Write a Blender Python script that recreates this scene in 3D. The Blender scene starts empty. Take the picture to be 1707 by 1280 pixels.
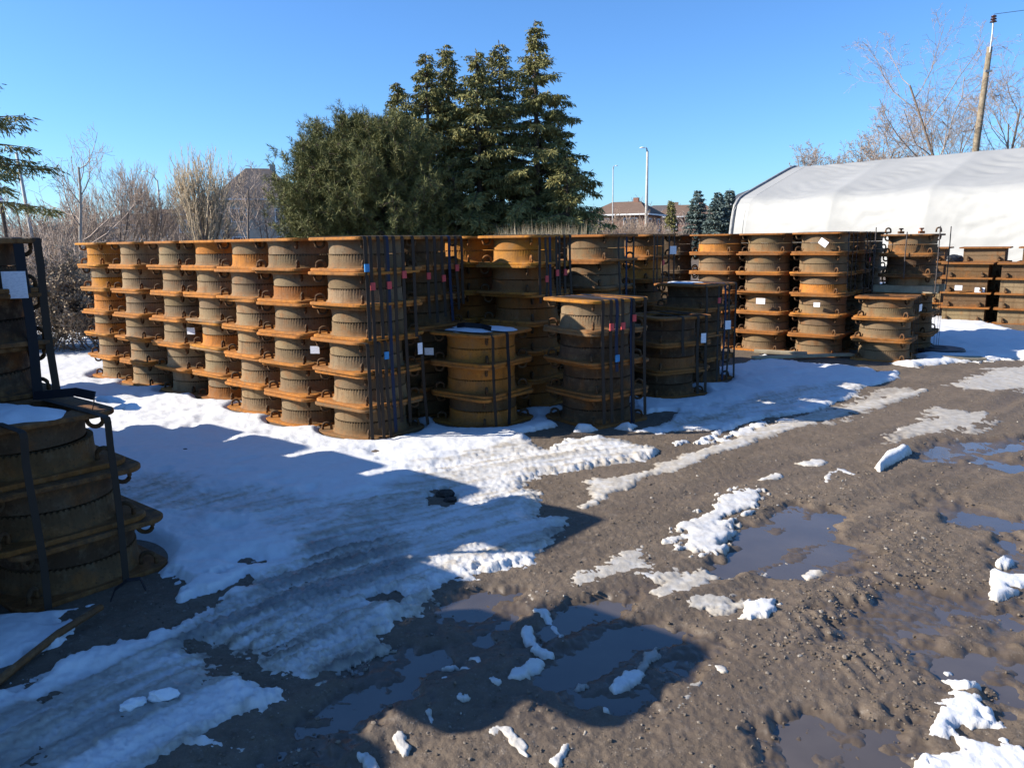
import bpy, bmesh, math, random
import numpy as np
from mathutils import Vector, Matrix
random.seed(7); RNG=np.random.default_rng(11)
SC=bpy.context.scene; COL=SC.collection
PI=math.pi; R=math.radians

# ------------------------------------------------------------------ helpers
def np_mesh(name, V, faces, smooth=False):
    """faces: one (n,k) int array or a list of such arrays"""
    if not (isinstance(faces,(list,tuple)) and getattr(faces[0],'ndim',0)==2): faces=[np.array(faces)]
    faces=[np.asarray(f,dtype=np.int64) for f in faces if len(f)]
    V=np.asarray(V,dtype=np.float32)
    me=bpy.data.meshes.new(name)
    me.vertices.add(len(V)); me.vertices.foreach_set('co',V.ravel())
    nl=sum(f.size for f in faces); npoly=sum(len(f) for f in faces)
    me.loops.add(nl); me.polygons.add(npoly)
    me.loops.foreach_set('vertex_index',np.concatenate([f.ravel() for f in faces]).astype(np.int32))
    tot=np.concatenate([np.full(len(f),f.shape[1]) for f in faces])
    start=np.concatenate([[0],np.cumsum(tot)[:-1]])
    me.polygons.foreach_set('loop_start',start.astype(np.int32))
    me.polygons.foreach_set('loop_total',tot.astype(np.int32))
    me.polygons.foreach_set('use_smooth',np.full(npoly,smooth))
    me.update(calc_edges=True); me.validate()
    return me
def link(name, me, mat=None, parent=None, loc=None, rot=None, color=None):
    o=bpy.data.objects.new(name,me); COL.objects.link(o)
    if mat is not None and me is not None and not me.materials: me.materials.append(mat)
    if parent is not None: o.parent=parent
    if loc is not None: o.location=loc
    if rot is not None: o.rotation_euler=rot
    if color is not None: o.color=color
    return o
def tag(o,label=None,cat=None,group=None,kind=None):
    if label: o['label']=label
    if cat: o['category']=cat
    if group: o['group']=group
    if kind: o['kind']=kind
    return o
def empty(name,loc=(0,0,0),rz=0.,label=None,cat=None,group=None):
    o=bpy.data.objects.new(name,None); COL.objects.link(o); o.empty_display_size=.1
    o.location=loc; o.rotation_euler=(0,0,rz); tag(o,label,cat,group); return o
class MB:
    """collects boxes, tubes and lofts into one mesh"""
    def __init__(s): s.V=[]; s.Q=[]; s.T=[]; s.n=0
    def add(s,V,Q=(),T=()):
        V=np.asarray(V,float); s.V.append(V)
        if len(Q): s.Q.append(np.asarray(Q)+s.n)
        if len(T): s.T.append(np.asarray(T)+s.n)
        s.n+=len(V)
    def box(s,c,d,rz=0.,tilt=None):
        x,y,z=[k/2 for k in d]
        V=np.array([[a*x,b*y,e*z] for e in(-1,1) for b in(-1,1) for a in(-1,1)])
        if tilt is not None: V=V@np.array(tilt.to_3x3()).T
        ca,sa=math.cos(rz),math.sin(rz)
        V=np.c_[V[:,0]*ca-V[:,1]*sa,V[:,0]*sa+V[:,1]*ca,V[:,2]]+np.array(c)
        s.add(V,[[0,2,3,1],[4,5,7,6],[0,1,5,4],[2,6,7,3],[0,4,6,2],[1,3,7,5]]); return s
    def tube(s,pts,rad,n=8,cap=True):
        pts=[Vector(p) for p in pts]
        if not hasattr(rad,'__len__'): rad=[rad]*len(pts)
        rings=[]; up=Vector((0,0,1))
        for i,p in enumerate(pts):
            d=(pts[min(i+1,len(pts)-1)]-pts[max(i-1,0)]).normalized()
            a=d.cross(up) if abs(d.dot(up))<.95 else d.cross(Vector((0,1,0)))
            a.normalize(); b=d.cross(a)
            rings.append([p+(a*math.cos(2*PI*k/n)+b*math.sin(2*PI*k/n))*rad[i] for k in range(n)])
        V=[list(v) for r in rings for v in r]
        Q=[[i*n+k,i*n+(k+1)%n,(i+1)*n+(k+1)%n,(i+1)*n+k] for i in range(len(pts)-1) for k in range(n)]
        T=[]
        if cap:
            V.append(list(pts[0])); V.append(list(pts[-1])); m=len(V)
            T=[[m-2,(k+1)%n,k] for k in range(n)]+[[m-1,(len(pts)-1)*n+k,(len(pts)-1)*n+(k+1)%n] for k in range(n)]
        s.add(V,Q,T); return s
    def ribbon(s,pts,wdir,w,t=.0025):
        """flat strap along pts, width along wdir"""
        pts=[Vector(p) for p in pts]; wd=Vector(wdir).normalized(); V=[]
        for i,p in enumerate(pts):
            d=(pts[min(i+1,len(pts)-1)]-pts[max(i-1,0)]).normalized()
            nrm=d.cross(wd).normalized()
            for a,b in((-1,-1),(1,-1),(1,1),(-1,1)): V.append(list(p+wd*(a*w/2)+nrm*(b*t/2)))
        Q=[]
        for i in range(len(pts)-1):
            for k in range(4): Q.append([i*4+k,i*4+(k+1)%4,i*4+4+(k+1)%4,i*4+4+k])
        m=(len(pts)-1)*4; Q+= [[3,2,1,0],[m,m+1,m+2,m+3]]
        s.add(V,Q); return s
    def lathe(s,prof,n=48,closed=False):
        V=[];m=len(prof)
        for k in range(n):
            a=2*PI*k/n
            for r,z in prof: V.append([r*math.cos(a),r*math.sin(a),z])
        Q=[]
        for k in range(n):
            for i in range(m if closed else m-1):
                j=(i+1)%m; k2=(k+1)%n
                Q.append([k*m+i,k2*m+i,k2*m+j,k*m+j])
        s.add(V,Q); return s
    def mesh(s,name,smooth=False):
        f=[]
        if s.Q: f.append(np.concatenate(s.Q))
        if s.T: f.append(np.concatenate(s.T))
        return np_mesh(name,np.concatenate(s.V),f,smooth)
    def build(s,name,mat,parent=None,smooth=False,**k): return link(name,s.mesh(name,smooth),mat,parent,**k)

# noise ------------------------------------------------------------
_P=RNG.permutation(512); _P=np.concatenate([_P,_P,_P]); _G=RNG.uniform(0,2*PI,512); _GX,_GY=np.cos(_G),np.sin(_G)
def pn(x,y):
    xi=np.floor(x).astype(np.int64); yi=np.floor(y).astype(np.int64); xf=x-xi; yf=y-yi
    u=xf*xf*xf*(xf*(xf*6-15)+10); v=yf*yf*yf*(yf*(yf*6-15)+10)
    def g(a,b,dx,dy):
        h=_P[(_P[a&511]+b)&511]; return _GX[h]*dx+_GY[h]*dy
    n00=g(xi,yi,xf,yf); n10=g(xi+1,yi,xf-1,yf); n01=g(xi,yi+1,xf,yf-1); n11=g(xi+1,yi+1,xf-1,yf-1)
    return ((n00*(1-u)+n10*u)*(1-v)+(n01*(1-u)+n11*u)*v)*1.4
def fbm(x,y,o=4,g=.5):
    r=0;a=1.;t=0
    for i in range(o): r=r+a*pn(x+17.3*i,y-9.1*i); t+=a; a*=g; x=x*2.03; y=y*2.03
    return r/t*1.5
def sst(a,b,x):
    t=np.clip((x-a)/(b-a),0,1); return t*t*(3-2*t)
def sd_poly(px,py,poly):
    """signed distance, positive inside"""
    n=len(poly); d=np.full(px.shape,1e9); ins=np.zeros(px.shape,bool)
    for i in range(n):
        x0,y0=poly[i]; x1,y1=poly[(i+1)%n]
        ex,ey=x1-x0,y1-y0; L=ex*ex+ey*ey+1e-12
        t=np.clip(((px-x0)*ex+(py-y0)*ey)/L,0,1)
        d=np.minimum(d,(px-x0-t*ex)**2+(py-y0-t*ey)**2)
        if y0!=y1:
            c=((y0>py)!=(y1>py))&(px<(x1-x0)*(py-y0)/(y1-y0)+x0); ins^=c
    d=np.sqrt(d); return np.where(ins,d,-d)
def sd_line(px,py,pts,w):
    """positive inside a crooked tapering streak along pts"""
    d=np.full(px.shape,1e9); prof=np.zeros(px.shape); n=len(pts)-1
    for i in range(n):
        x0,y0=pts[i]; x1,y1=pts[i+1]; ex,ey=x1-x0,y1-y0; L=ex*ex+ey*ey+1e-12
        t=np.clip(((px-x0)*ex+(py-y0)*ey)/L,0,1); q=(px-x0-t*ex)**2+(py-y0-t*ey)**2
        u=(i+t)/n; b=q<d; d=np.where(b,q,d)
        prof=np.where(b,.30+.95*np.sin(PI*np.clip(.08+.86*u,0,1))**.8*(1+.35*np.sin(9*u+40*w)),prof)
    return w*prof-np.sqrt(d)
SNOW=[
  ('field','P',[(-9, 2.0), (-9, 10.2), (-5.9, 10.2), (-3.0, 9.5), (0.3, 8.2), (0.5, 7.3), (0.096, 6.863), (-0.025, 6.512), (0.068, 6.382), (0.149, 6.179), (0.214, 5.916), (0.333, 5.91), (0.474, 6.199), (0.736, 6.302), (1.0, 6.054), (1.149, 5.865), (1.029, 5.667), (0.645, 5.511), (0.45, 5.325), (0.209, 5.237), (0.091, 5.092), (0.048, 4.939), (0.145, 4.836), (0.104, 4.617), (0.119, 4.394), (0.309, 4.366), (0.231, 4.132), (0.222, 3.984), (0.132, 3.786), (0.037, 3.692), (-0.071, 3.682), (-0.176, 3.635), (-0.204, 3.58), (-0.287, 3.495), (-0.391, 3.421), (-0.438, 3.33), (-0.46, 3.243), (-0.553, 3.134), (-0.595, 2.923), (-0.713, 2.843), (-0.766, 2.666), (-0.883, 2.718), (-0.989, 2.759), (-1.069, 2.8), (-1.139, 2.864), (-1.282, 2.972), (-1.38, 3.014), (-1.414, 2.985), (-1.275, 2.877), (-1.146, 2.802), (-0.977, 2.648), (-0.867, 2.553), (-0.978, 2.455), (-1.044, 2.416), (-1.081, 2.351), (-0.995, 2.305), (-1.11, 2.289), (-1.137, 2.193), (-1.156, 2.072), (-1.6, 1.5), (-3, 1.2)],0.042,0.18,0.04,0,1,0),
  ('midsnow','P',[(-0.592, 6.547), (-0.513, 6.762), (-0.025, 6.894), (0.206, 7.2), (0.47, 7.287), (0.523, 6.979), (0.379, 6.707), (0.132, 6.503), (-0.025, 6.347)],0.04,0.08,0.03,0,0.6,0),
  ('frontsnow','P',[(0.527, 6.479), (0.602, 6.738), (0.811, 6.96), (1.005, 6.948), (1.098, 6.662), (1.018, 6.492), (0.833, 6.678), (0.677, 6.47)],0.06,0.07,0.05,0,0.3,0),
  ('shade_snow','P',[(1.012, 6.45), (1.214, 6.566), (1.399, 6.78), (1.467, 7.116), (1.182, 7.187), (1.2, 7.4), (1.2, 8.4), (2.0, 9.4), (3.4, 10.2), (3.551, 10.793), (3.635, 10.18), (4.297, 9.578), (4.666, 9.103), (4.384, 8.646), (3.768, 8.19), (3.575, 7.814), (2.807, 7.078), (2.409, 6.905), (1.978, 6.563), (1.669, 6.188), (1.491, 6.026), (1.561, 6.233), (1.737, 6.448), (1.472, 6.422), (1.248, 6.332)],0.036,0.12,0.04,0,0.9,0),
  ('streak','P',[(0.417, 4.571), (0.506, 4.819), (0.487, 5.073), (0.735, 5.197), (0.964, 5.3), (1.252, 5.639), (1.611, 5.964), (2.106, 6.468), (2.625, 6.891), (3.352, 7.416), (4.479, 8.203), (4.433, 7.972), (3.247, 7.049), (2.253, 6.293), (1.598, 5.737), (1.171, 5.261), (0.965, 5.186), (0.88, 5.055), (0.682, 4.811), (0.538, 4.587), (0.439, 4.527)],0.014,0.09,0.42,0.1,0.9,0),
  ('slush_far','P',[(2.302, 6.587), (2.715, 6.983), (3.283, 7.535), (4.007, 8.171), (4.532, 8.304), (3.92, 7.606), (3.247, 6.924), (2.905, 6.639), (2.462, 6.447)],0.008,0.2,0.6,0.2,3,0),
  ('slush_right','P',[(2.971, 5.942), (3.266, 6.398), (4.093, 7.254), (4.416, 7.021), (4.332, 6.662), (3.962, 6.272), (3.555, 6.175), (3.134, 5.933)],0.012,0.2,0.5,0.3,2.6,0),
  ('slush_right_two','P',[(4.715, 8.396), (5.775, 9.264), (7.165, 9.995), (6.038, 8.014), (4.971, 7.835)],0.012,0.3,0.45,0.3,2.6,0),
  ('back_snow','P',[(4.91, 9.906), (5.653, 10.58), (6.2, 11.8), (6.2, 15.2), (9.0, 15.4), (8.49, 12.755), (9.275, 11.241), (7.334, 8.831), (6.708, 9.937), (6.211, 9.984), (5.802, 9.822), (5.021, 9.513)],0.05,0.15,0.03,0,0.8,0),
  ('lump_one','P',[(2.593, 5.305), (2.798, 5.573), (3.001, 5.763), (3.057, 5.708), (2.865, 5.489), (2.706, 5.344), (2.579, 5.205)],0.06,0.05,0.08,0,0.15,0),
  ('lump_two','P',[(0.853, 4.063), (0.948, 4.223), (1.093, 4.394), (1.218, 4.515), (1.223, 4.624), (1.341, 4.781), (1.55, 4.958), (1.669, 4.926), (1.611, 4.698), (1.501, 4.546), (1.36, 4.445), (1.27, 4.307), (1.218, 4.12), (1.134, 3.867), (1.04, 3.776), (0.916, 3.781), (0.866, 3.918)],0.017,0.08,0.24,0.12,1.9,0),
  ('ice_patch','P',[(0.116, 3.355), (0.301, 3.556), (0.435, 3.693), (0.587, 3.888), (0.685, 3.9), (0.7, 3.766), (0.772, 3.688), (0.889, 3.662), (1.047, 3.686), (1.016, 3.504), (0.944, 3.409), (1.063, 3.312), (0.966, 3.164), (0.862, 3.196), (0.774, 3.285), (0.66, 3.265), (0.634, 3.35), (0.687, 3.482), (0.591, 3.519), (0.469, 3.483), (0.287, 3.386), (0.199, 3.34)],0.008,0.09,0.42,0.3,1.5,0),
  ('chunk_a','P',[(0.992, 3.109), (1.067, 3.252), (1.197, 3.314), (1.214, 3.236), (1.115, 3.132), (1.012, 3.071)],0.022,0.045,0.16,0,0.7,0),
  ('chunk_b','P',[(1.232, 3.593), (1.309, 3.662), (1.404, 3.725), (1.441, 3.709), (1.382, 3.645), (1.314, 3.59)],0.004,0.05,0.35,0.3,0.9,0),
  ('chunk_c','P',[(1.435, 3.593), (1.498, 3.662), (1.555, 3.639), (1.507, 3.569), (1.435, 3.531)],0.006,0.04,0.35,0.2,0.5,0),
  ('chunk_d','P',[(2.242, 3.41), (2.359, 3.554), (2.395, 3.484), (2.52, 3.507), (2.435, 3.378), (2.321, 3.37), (2.331, 3.332), (2.185, 3.24), (2.16, 3.276), (2.232, 3.347)],0.025,0.04,0.08,0,0.35,0),
  ('chunk_e','P',[(2.443, 3.665), (2.516, 3.723), (2.561, 3.706), (2.496, 3.634), (2.434, 3.622)],0.02,0.03,0.1,0,0.3,0),
  ('chunk_f','P',[(1.386, 2.31), (1.477, 2.458), (1.588, 2.573), (1.657, 2.534), (1.657, 2.461), (1.653, 2.339), (1.589, 2.356), (1.498, 2.369), (1.426, 2.312)],0.016,0.05,0.06,0,0.55,0),
  ('chunk_g','P',[(1.607, 2.632), (1.645, 2.635), (1.706, 2.578), (1.647, 2.553), (1.608, 2.585)],0.03,0.025,0.05,0,0.2,0),
  ('chunk_h','P',[(1.464, 2.324), (1.487, 2.279), (1.562, 2.247), (1.6, 2.295), (1.635, 2.233), (1.622, 2.161), (1.559, 2.067), (1.199, 2.075), (1.301, 2.205), (1.468, 2.213)],0.016,0.05,0.08,0,0.6,0),
  ('thin_a','P',[(1.642, 5.018), (1.745, 5.121), (1.866, 5.17), (1.886, 5.086), (1.77, 5.012)],0.015,0.04,0.3,0.1,0.3,0),
  ('thin_b','P',[(2.081, 5.437), (2.232, 5.555), (2.355, 5.438), (2.2, 5.325), (2.105, 5.36)],0.015,0.05,0.3,0.1,0.5,0),
  ('arc_a','L',[(2.123, 4.995), (2.209, 5.167), (2.336, 5.289), (2.35, 5.202), (2.429, 5.06)],0.00675,0.035,0.25,0.12,0.01725,0.03325),
  ('ridge_a','L',[(0.073, 3.226), (0.131, 3.201), (0.163, 3.102), (0.194, 3.008)],0.0108,0.02,0.15,0.12,0.01725,0.019),
  ('ridge_b','L',[(0.042, 3.063), (0.06, 2.952), (0.098, 2.885), (0.131, 2.861)],0.01215,0.022,0.15,0.12,0.01725,0.0209),
  ('ridge_c','L',[(-0.006, 2.687), (0.041, 2.744), (0.094, 2.803)],0.00945,0.025,0.18,0.12,0.01725,0.02375),
  ('ridge_d','L',[(0.366, 2.59), (0.392, 2.644), (0.449, 2.691), (0.484, 2.707)],0.0108,0.024,0.15,0.12,0.01725,0.0228),
  ('ridge_e','L',[(0.483, 2.732), (0.525, 2.809), (0.577, 2.909)],0.00405,0.016,0.5,0.6,0.01725,0.0152),
  ('ridge_f','L',[(-0.212, 2.829), (-0.154, 2.801), (-0.136, 2.723), (-0.111, 2.665), (-0.07, 2.64)],0.00945,0.014,0.2,0.12,0.01725,0.0133),
  ('ridge_g','L',[(-0.278, 2.752), (-0.238, 2.777), (-0.178, 2.724), (-0.137, 2.732)],0.0054,0.01,0.3,0.12,0.01725,0.0095),
  ('ridge_h','L',[(-0.32, 2.607), (-0.256, 2.59), (-0.214, 2.559), (-0.182, 2.536)],0.0081,0.018,0.25,0.12,0.01725,0.0171),
  ('ridge_i','L',[(-0.286, 2.678), (-0.247, 2.645), (-0.22, 2.582)],0.0081,0.016,0.25,0.12,0.01725,0.0152),
  ('ridge_j','L',[(-0.327, 2.51), (-0.308, 2.453), (-0.292, 2.391)],0.0081,0.016,0.3,0.3,0.01725,0.0152),
  ('ridge_k','L',[(-0.405, 2.355), (-0.384, 2.297), (-0.366, 2.249)],0.0081,0.017,0.3,0.3,0.01725,0.01615),
  ('ridge_l','L',[(-0.518, 2.246), (-0.488, 2.228), (-0.457, 2.164)],0.0081,0.017,0.25,0.2,0.01725,0.01615),
  ('ridge_m','L',[(-0.114, 2.342), (-0.041, 2.359), (-0.001, 2.276), (0.022, 2.228)],0.0081,0.022,0.3,0.12,0.01725,0.0209),
  ('ridge_n','L',[(0.124, 2.18), (0.152, 2.249), (0.187, 2.297), (0.236, 2.353)],0.0108,0.02,0.3,0.12,0.01725,0.019),
  ('ridge_o','L',[(0.747, 2.742), (0.782, 2.732), (0.796, 2.698)],0.00675,0.018,0.35,0.12,0.01725,0.0171),
  ('ridge_p','L',[(0.223, 2.624), (0.255, 2.639)],0.00405,0.02,0.5,0.6,0.01725,0.019),
  ('ridge_q','L',[(0.571, 2.488), (0.635, 2.56), (0.687, 2.628)],0.00216,0.02,0.55,0.6,0.01725,0.019),
  ('spot_a','L',[(0.313, 2.48), (0.32, 2.466)],0.0081,0.015,0.2,0.12,0.01725,0.01425),
  ('spot_b','L',[(1.652, 2.705), (1.666, 2.696)],0.0081,0.014,0.15,0.12,0.01725,0.0133),
  ('bank','L',[(-1.959, 2.558), (-1.821, 2.735), (-1.657, 2.869), (-1.456, 3.026), (-1.389, 3.181), (-1.3, 3.388), (-1.226, 3.513)],0.0081,0.03,0.16,0.12,0.0575,0.0285),
  ('bank_far','L',[(1.361, 6.034), (1.693, 6.09), (2.227, 6.682), (2.468, 6.758)],0.0162,0.05,0.16,0.12,0.069,0.0475),
  ('bank_mid','L',[(0.319, 5.911), (0.468, 6.122), (0.729, 6.243)],0.0189,0.06,0.14,0.12,0.092,0.057),
  ('rim_right','L',[(3.286, 6.354), (3.674, 6.681), (4.143, 6.938)],0.0054,0.04,0.3,0.12,0.115,0.038),
  ('lip_r','L',[(5.067, 9.601), (5.707, 9.931), (6.42, 10.067), (6.73, 9.934)],0.0135,0.12,0.22,0.12,0.1725,0.114),
 ('far_field','P',[(-7.5,8.6),(-6.1,10.0),(-4.5,11.8),(0,15.5),(6,16.5),(12,19),(20,30),(60,120),(-120,120),(-120,9)],.05,.3,.12,0,9.0,0),
]
ZONES={
  'ice':[[(-1.817, 1.918), (-2.334, 2.56), (-1.824, 2.662), (-1.631, 2.915), (-1.431, 3.025), (-1.264, 3.45), (-1.092, 3.91), (-0.758, 4.245), (-0.527, 4.055), (-0.507, 3.625), (-0.607, 3.306), (-0.637, 2.887), (-0.763, 2.654), (-1.149, 2.811), (-0.864, 2.542), (-1.11, 2.265), (-1.12, 2.072)]],
  'track':[[(-1.489, 3.163), (-1.189, 3.796), (-1.12, 4.615), (-0.883, 5.02), (-0.604, 5.498), (0.025, 6.147), (0.526, 6.215), (1.249, 6.078), (1.101, 5.566), (0.185, 5.169), (0.166, 4.671), (0.332, 4.345), (0.131, 3.748), (-0.286, 3.482), (-0.46, 3.243), (-0.637, 2.887), (-0.774, 2.654), (-1.052, 2.808), (-1.365, 3.054)], [(-2.887, 4.805), (-2.607, 5.304), (-1.733, 4.872), (-0.978, 4.665), (-1.029, 4.209), (-1.659, 4.428), (-2.392, 4.67)], [(0.967, 6.495), (1.686, 6.451), (2.531, 7.097), (3.684, 8.029), (3.908, 8.534), (2.874, 8.091), (1.861, 7.141), (1.123, 6.821)]],
  'bare':[[(-1.939, 3.336), (-1.888, 3.709), (-1.72, 3.653), (-1.614, 3.494), (-1.627, 3.326), (-1.551, 3.312), (-1.416, 3.487), (-1.343, 3.69), (-1.296, 3.638), (-1.353, 3.378), (-1.488, 3.099), (-1.662, 2.879), (-1.843, 2.694), (-2.021, 2.552), (-2.131, 2.71), (-1.936, 2.971), (-1.892, 3.121), (-2.007, 3.234)], [(-0.537, 4.916), (-0.449, 4.962), (-0.374, 4.752), (-0.422, 4.629), (-0.491, 4.677)], [(0.075, 6.888), (0.202, 7.074), (0.478, 6.982), (0.566, 6.695), (0.444, 6.484), (0.526, 6.215), (0.222, 6.136), (0.078, 6.381)], [(-0.732, 3.382), (-0.624, 3.416), (-0.569, 3.334), (-0.648, 3.307)], [(-1.502, 3.625), (-1.431, 3.767), (-1.316, 3.8), (-1.388, 3.642)], [(1.409, 7.172), (1.511, 7.165), (1.447, 6.8), (1.204, 6.655), (1.087, 6.942)]],
  'wet':[[(1.017, 3.573), (1.24, 4.212), (1.449, 4.379), (1.758, 4.534), (1.934, 4.494), (1.877, 4.186), (1.876, 3.88), (1.743, 3.654), (1.539, 3.541), (1.294, 3.515), (1.13, 3.555)], [(2.462, 4.547), (2.7, 4.627), (2.823, 4.393), (2.994, 4.216), (2.529, 3.52), (2.391, 3.631), (2.566, 3.979), (2.485, 4.237)], [(1.471, 3.24), (1.845, 3.443), (2.073, 3.34), (2.202, 3.367), (2.103, 3.151), (1.849, 2.949), (1.674, 2.813), (1.483, 2.864), (1.314, 2.926)], [(3.332, 5.528), (3.882, 5.547), (3.521, 5.007), (3.409, 5.22)], [(0.054, 3.116), (0.195, 3.268), (0.416, 3.285), (0.628, 3.099), (0.785, 2.893), (0.608, 2.638), (0.378, 2.457), (0.192, 2.515), (0.067, 2.693)], [(-0.329, 3.297), (-0.169, 3.446), (0.061, 3.438), (0.029, 3.171), (-0.152, 3.018), (-0.336, 3.075)], [(1.54, 2.737), (1.953, 2.956), (2.216, 3.05), (1.797, 2.422), (1.693, 2.391), (1.697, 2.571), (1.566, 2.613)], [(0.809, 2.165), (0.975, 2.408), (1.206, 2.508), (1.366, 2.399), (1.308, 2.211), (1.176, 2.102)], [(-0.679, 2.632), (-0.539, 2.884), (-0.297, 2.924), (-0.353, 2.547), (-0.51, 2.444), (-0.689, 2.317), (-0.832, 2.259)], [(2.901, 5.472), (3.435, 6.047), (3.859, 6.022), (4.247, 6.095), (4.011, 5.741), (3.288, 5.452)]],
  'damp':[[(-0.996, 2.176), (-0.959, 2.526), (-0.716, 2.799), (-0.433, 3.242), (0.006, 3.679), (0.432, 3.664), (1.085, 3.311), (1.929, 3.611), (2.761, 3.729), (1.579, 2.015), (-0.954, 2.068)]],
  'lumpy':[[(1.175, 3.249), (1.603, 3.552), (2.106, 3.605), (2.24, 3.43), (1.607, 2.966), (1.542, 2.654), (1.246, 2.242), (1.144, 2.275), (1.183, 2.663), (0.999, 2.796)], [(1.144, 4.312), (1.488, 4.503), (2.36, 5.347), (3.024, 5.626), (2.139, 4.475), (1.67, 4.604)], [(1.871, 4.186), (2.324, 4.263), (2.474, 3.817), (2.259, 3.462), (1.894, 3.542)]],
}

# ------------------------------------------------------------------ materials
class M:
    def __init__(s,name,rough=.8,spec=.5):
        s.m=bpy.data.materials.new(name); s.m.use_nodes=True; s.t=s.m.node_tree; s.b=s.t.nodes['Principled BSDF']
        s.b.inputs['Roughness'].default_value=rough; s.b.inputs['Specular IOR Level'].default_value=spec
    def n(s,typ,**k):
        x=s.t.nodes.new(typ)
        for a,v in k.items():
            if a in x.inputs: x.inputs[a].default_value=v
            else: setattr(x,a,v)
        return x
    def l(s,a,b): s.t.links.new(a,b)
    def noise(s,vec,scale,detail=6,rough=.6,dist=0.):
        x=s.n('ShaderNodeTexNoise'); x.inputs['Scale'].default_value=scale; x.inputs['Detail'].default_value=detail
        x.inputs['Roughness'].default_value=rough; x.inputs['Distortion'].default_value=dist
        if vec is not None: s.l(vec,x.inputs['Vector'])
        return x.outputs['Fac']
    def ramp(s,fac,stops,interp='LINEAR'):
        x=s.n('ShaderNodeValToRGB'); e=x.color_ramp.elements; x.color_ramp.interpolation=interp
        for i,(p,c) in enumerate(stops):
            q=e[i] if i<2 else e.new(p)
            q.position=p; q.color=(*c,1) if len(c)==3 else c
        s.l(fac,x.inputs[0]); return x.outputs[0]
    def rng(s,fac,a,b,c=0.,d=1.):
        x=s.n('ShaderNodeMapRange'); x.inputs[1].default_value=a; x.inputs[2].default_value=b; x.inputs[3].default_value=c; x.inputs[4].default_value=d
        s.l(fac,x.inputs[0]); return x.outputs[0]
    def mix(s,f,a,b,mode='MIX'):
        x=s.n('ShaderNodeMix',data_type='RGBA'); x.blend_type=mode
        for v,i in((f,0),(a,6),(b,7)):
            if hasattr(v,'links'): s.l(v,x.inputs[i])
            elif i==0: x.inputs[0].default_value=v
            else: x.inputs[i].default_value=(*v,1)
        return x.outputs[2]
    def math(s,op,a,b=0.):
        x=s.n('ShaderNodeMath',operation=op)
        for v,i in((a,0),(b,1)):
            if hasattr(v,'links'): s.l(v,x.inputs[i])
            else: x.inputs[i].default_value=v
        return x.outputs[0]
    def col(s,c):
        if hasattr(c,'links'): s.l(c,s.b.inputs['Base Color'])
        else: s.b.inputs['Base Color'].default_value=(*c,1)
        return s
    def rgh(s,c): s.l(c,s.b.inputs['Roughness']); return s
    def bump(s,h,strength=.3,dist=.01):
        x=s.n('ShaderNodeBump'); x.inputs['Strength'].default_value=strength; x.inputs['Distance'].default_value=dist
        s.l(h,x.inputs['Height']); s.l(x.outputs[0],s.b.inputs['Normal']); return s
    def obj(s): return s.n('ShaderNodeTexCoord').outputs['Object']
    def pos(s): return s.n('ShaderNodeNewGeometry').outputs['Position']
    def attr(s,name): return s.n('ShaderNodeAttribute',attribute_name=name).outputs['Fac']
    def objcol(s): return s.n('ShaderNodeObjectInfo').outputs['Color']
    def rndvec(s,scale=37.):
        oi=s.n('ShaderNodeObjectInfo'); a=s.n('ShaderNodeVectorMath',operation='SCALE'); c=s.n('ShaderNodeCombineXYZ')
        for i in range(3): s.l(oi.outputs['Random'],c.inputs[i])
        s.l(c.outputs[0],a.inputs[0]); a.inputs['Scale'].default_value=scale
        b=s.n('ShaderNodeVectorMath',operation='ADD'); s.l(s.obj(),b.inputs[0]); s.l(a.outputs[0],b.inputs[1]); return b.outputs[0]

def mk_iron():
    m=M('rusty_cast_iron',.88,.25); v=m.rndvec()
    n1=m.noise(v,5.,6,.65); n2=m.noise(v,17.,6,.7); n3=m.noise(v,60.,4,.7); n4=m.noise(v,2.2,3,.6)
    sep=m.n('ShaderNodeSeparateXYZ'); m.l(m.obj(),sep.inputs[0])
    foot=m.math('MULTIPLY',m.rng(sep.outputs[2],.085,.028),m.rng(n2,.40,.60,.02,.62))
    base=m.mix(m.rng(n4,.45,.65,0,.45),m.objcol(),(.13,.085,.05))
    rust=m.mix(m.rng(n1,.54,.68,0,.45),base,(.27,.092,.016))
    rust=m.mix(foot,rust,(.27,.105,.022))
    grey=m.mix(m.rng(n2,.52,.70,0,.5),rust,(.175,.125,.075))
    dark=m.mix(m.rng(n3,.55,.72,0,.7),grey,(.035,.019,.009))
    # vertical rain streaks
    mp=m.n('ShaderNodeMapping'); mp.inputs['Scale'].default_value=(14,14,1.2); m.l(v,mp.inputs[0])
    st=m.noise(mp.outputs[0],1.,4,.6)
    m.col(m.mix(m.rng(st,.52,.72,0,.5),dark,(.07,.034,.013)))
    m.bump(m.math('ADD',m.math('MULTIPLY',n2,.6),n3),.45,.006); return m.m
def mk_plain(name,c,rough=.8,var=.25,scale=8.,spec=.4,bump=0.,metal=0.):
    m=M(name,rough,spec); n=m.noise(m.obj(),scale,5,.6)
    m.col(m.mix(m.rng(n,.35,.7),tuple(k*(1-var) for k in c),tuple(min(1,k*(1+var)) for k in c)))
    m.b.inputs['Metallic'].default_value=metal
    if bump: m.bump(n,bump,.01)
    return m.m
def mk_objcol(name,rough=.7,spec=.4,var=.35,scale=20.):
    m=M(name,rough,spec); n=m.noise(m.rndvec(),scale,5,.65)
    m.col(m.mix(m.rng(n,.4,.7,0,var),m.objcol(),(.03,.022,.015))); m.bump(n,.2,.003); return m.m
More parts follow.
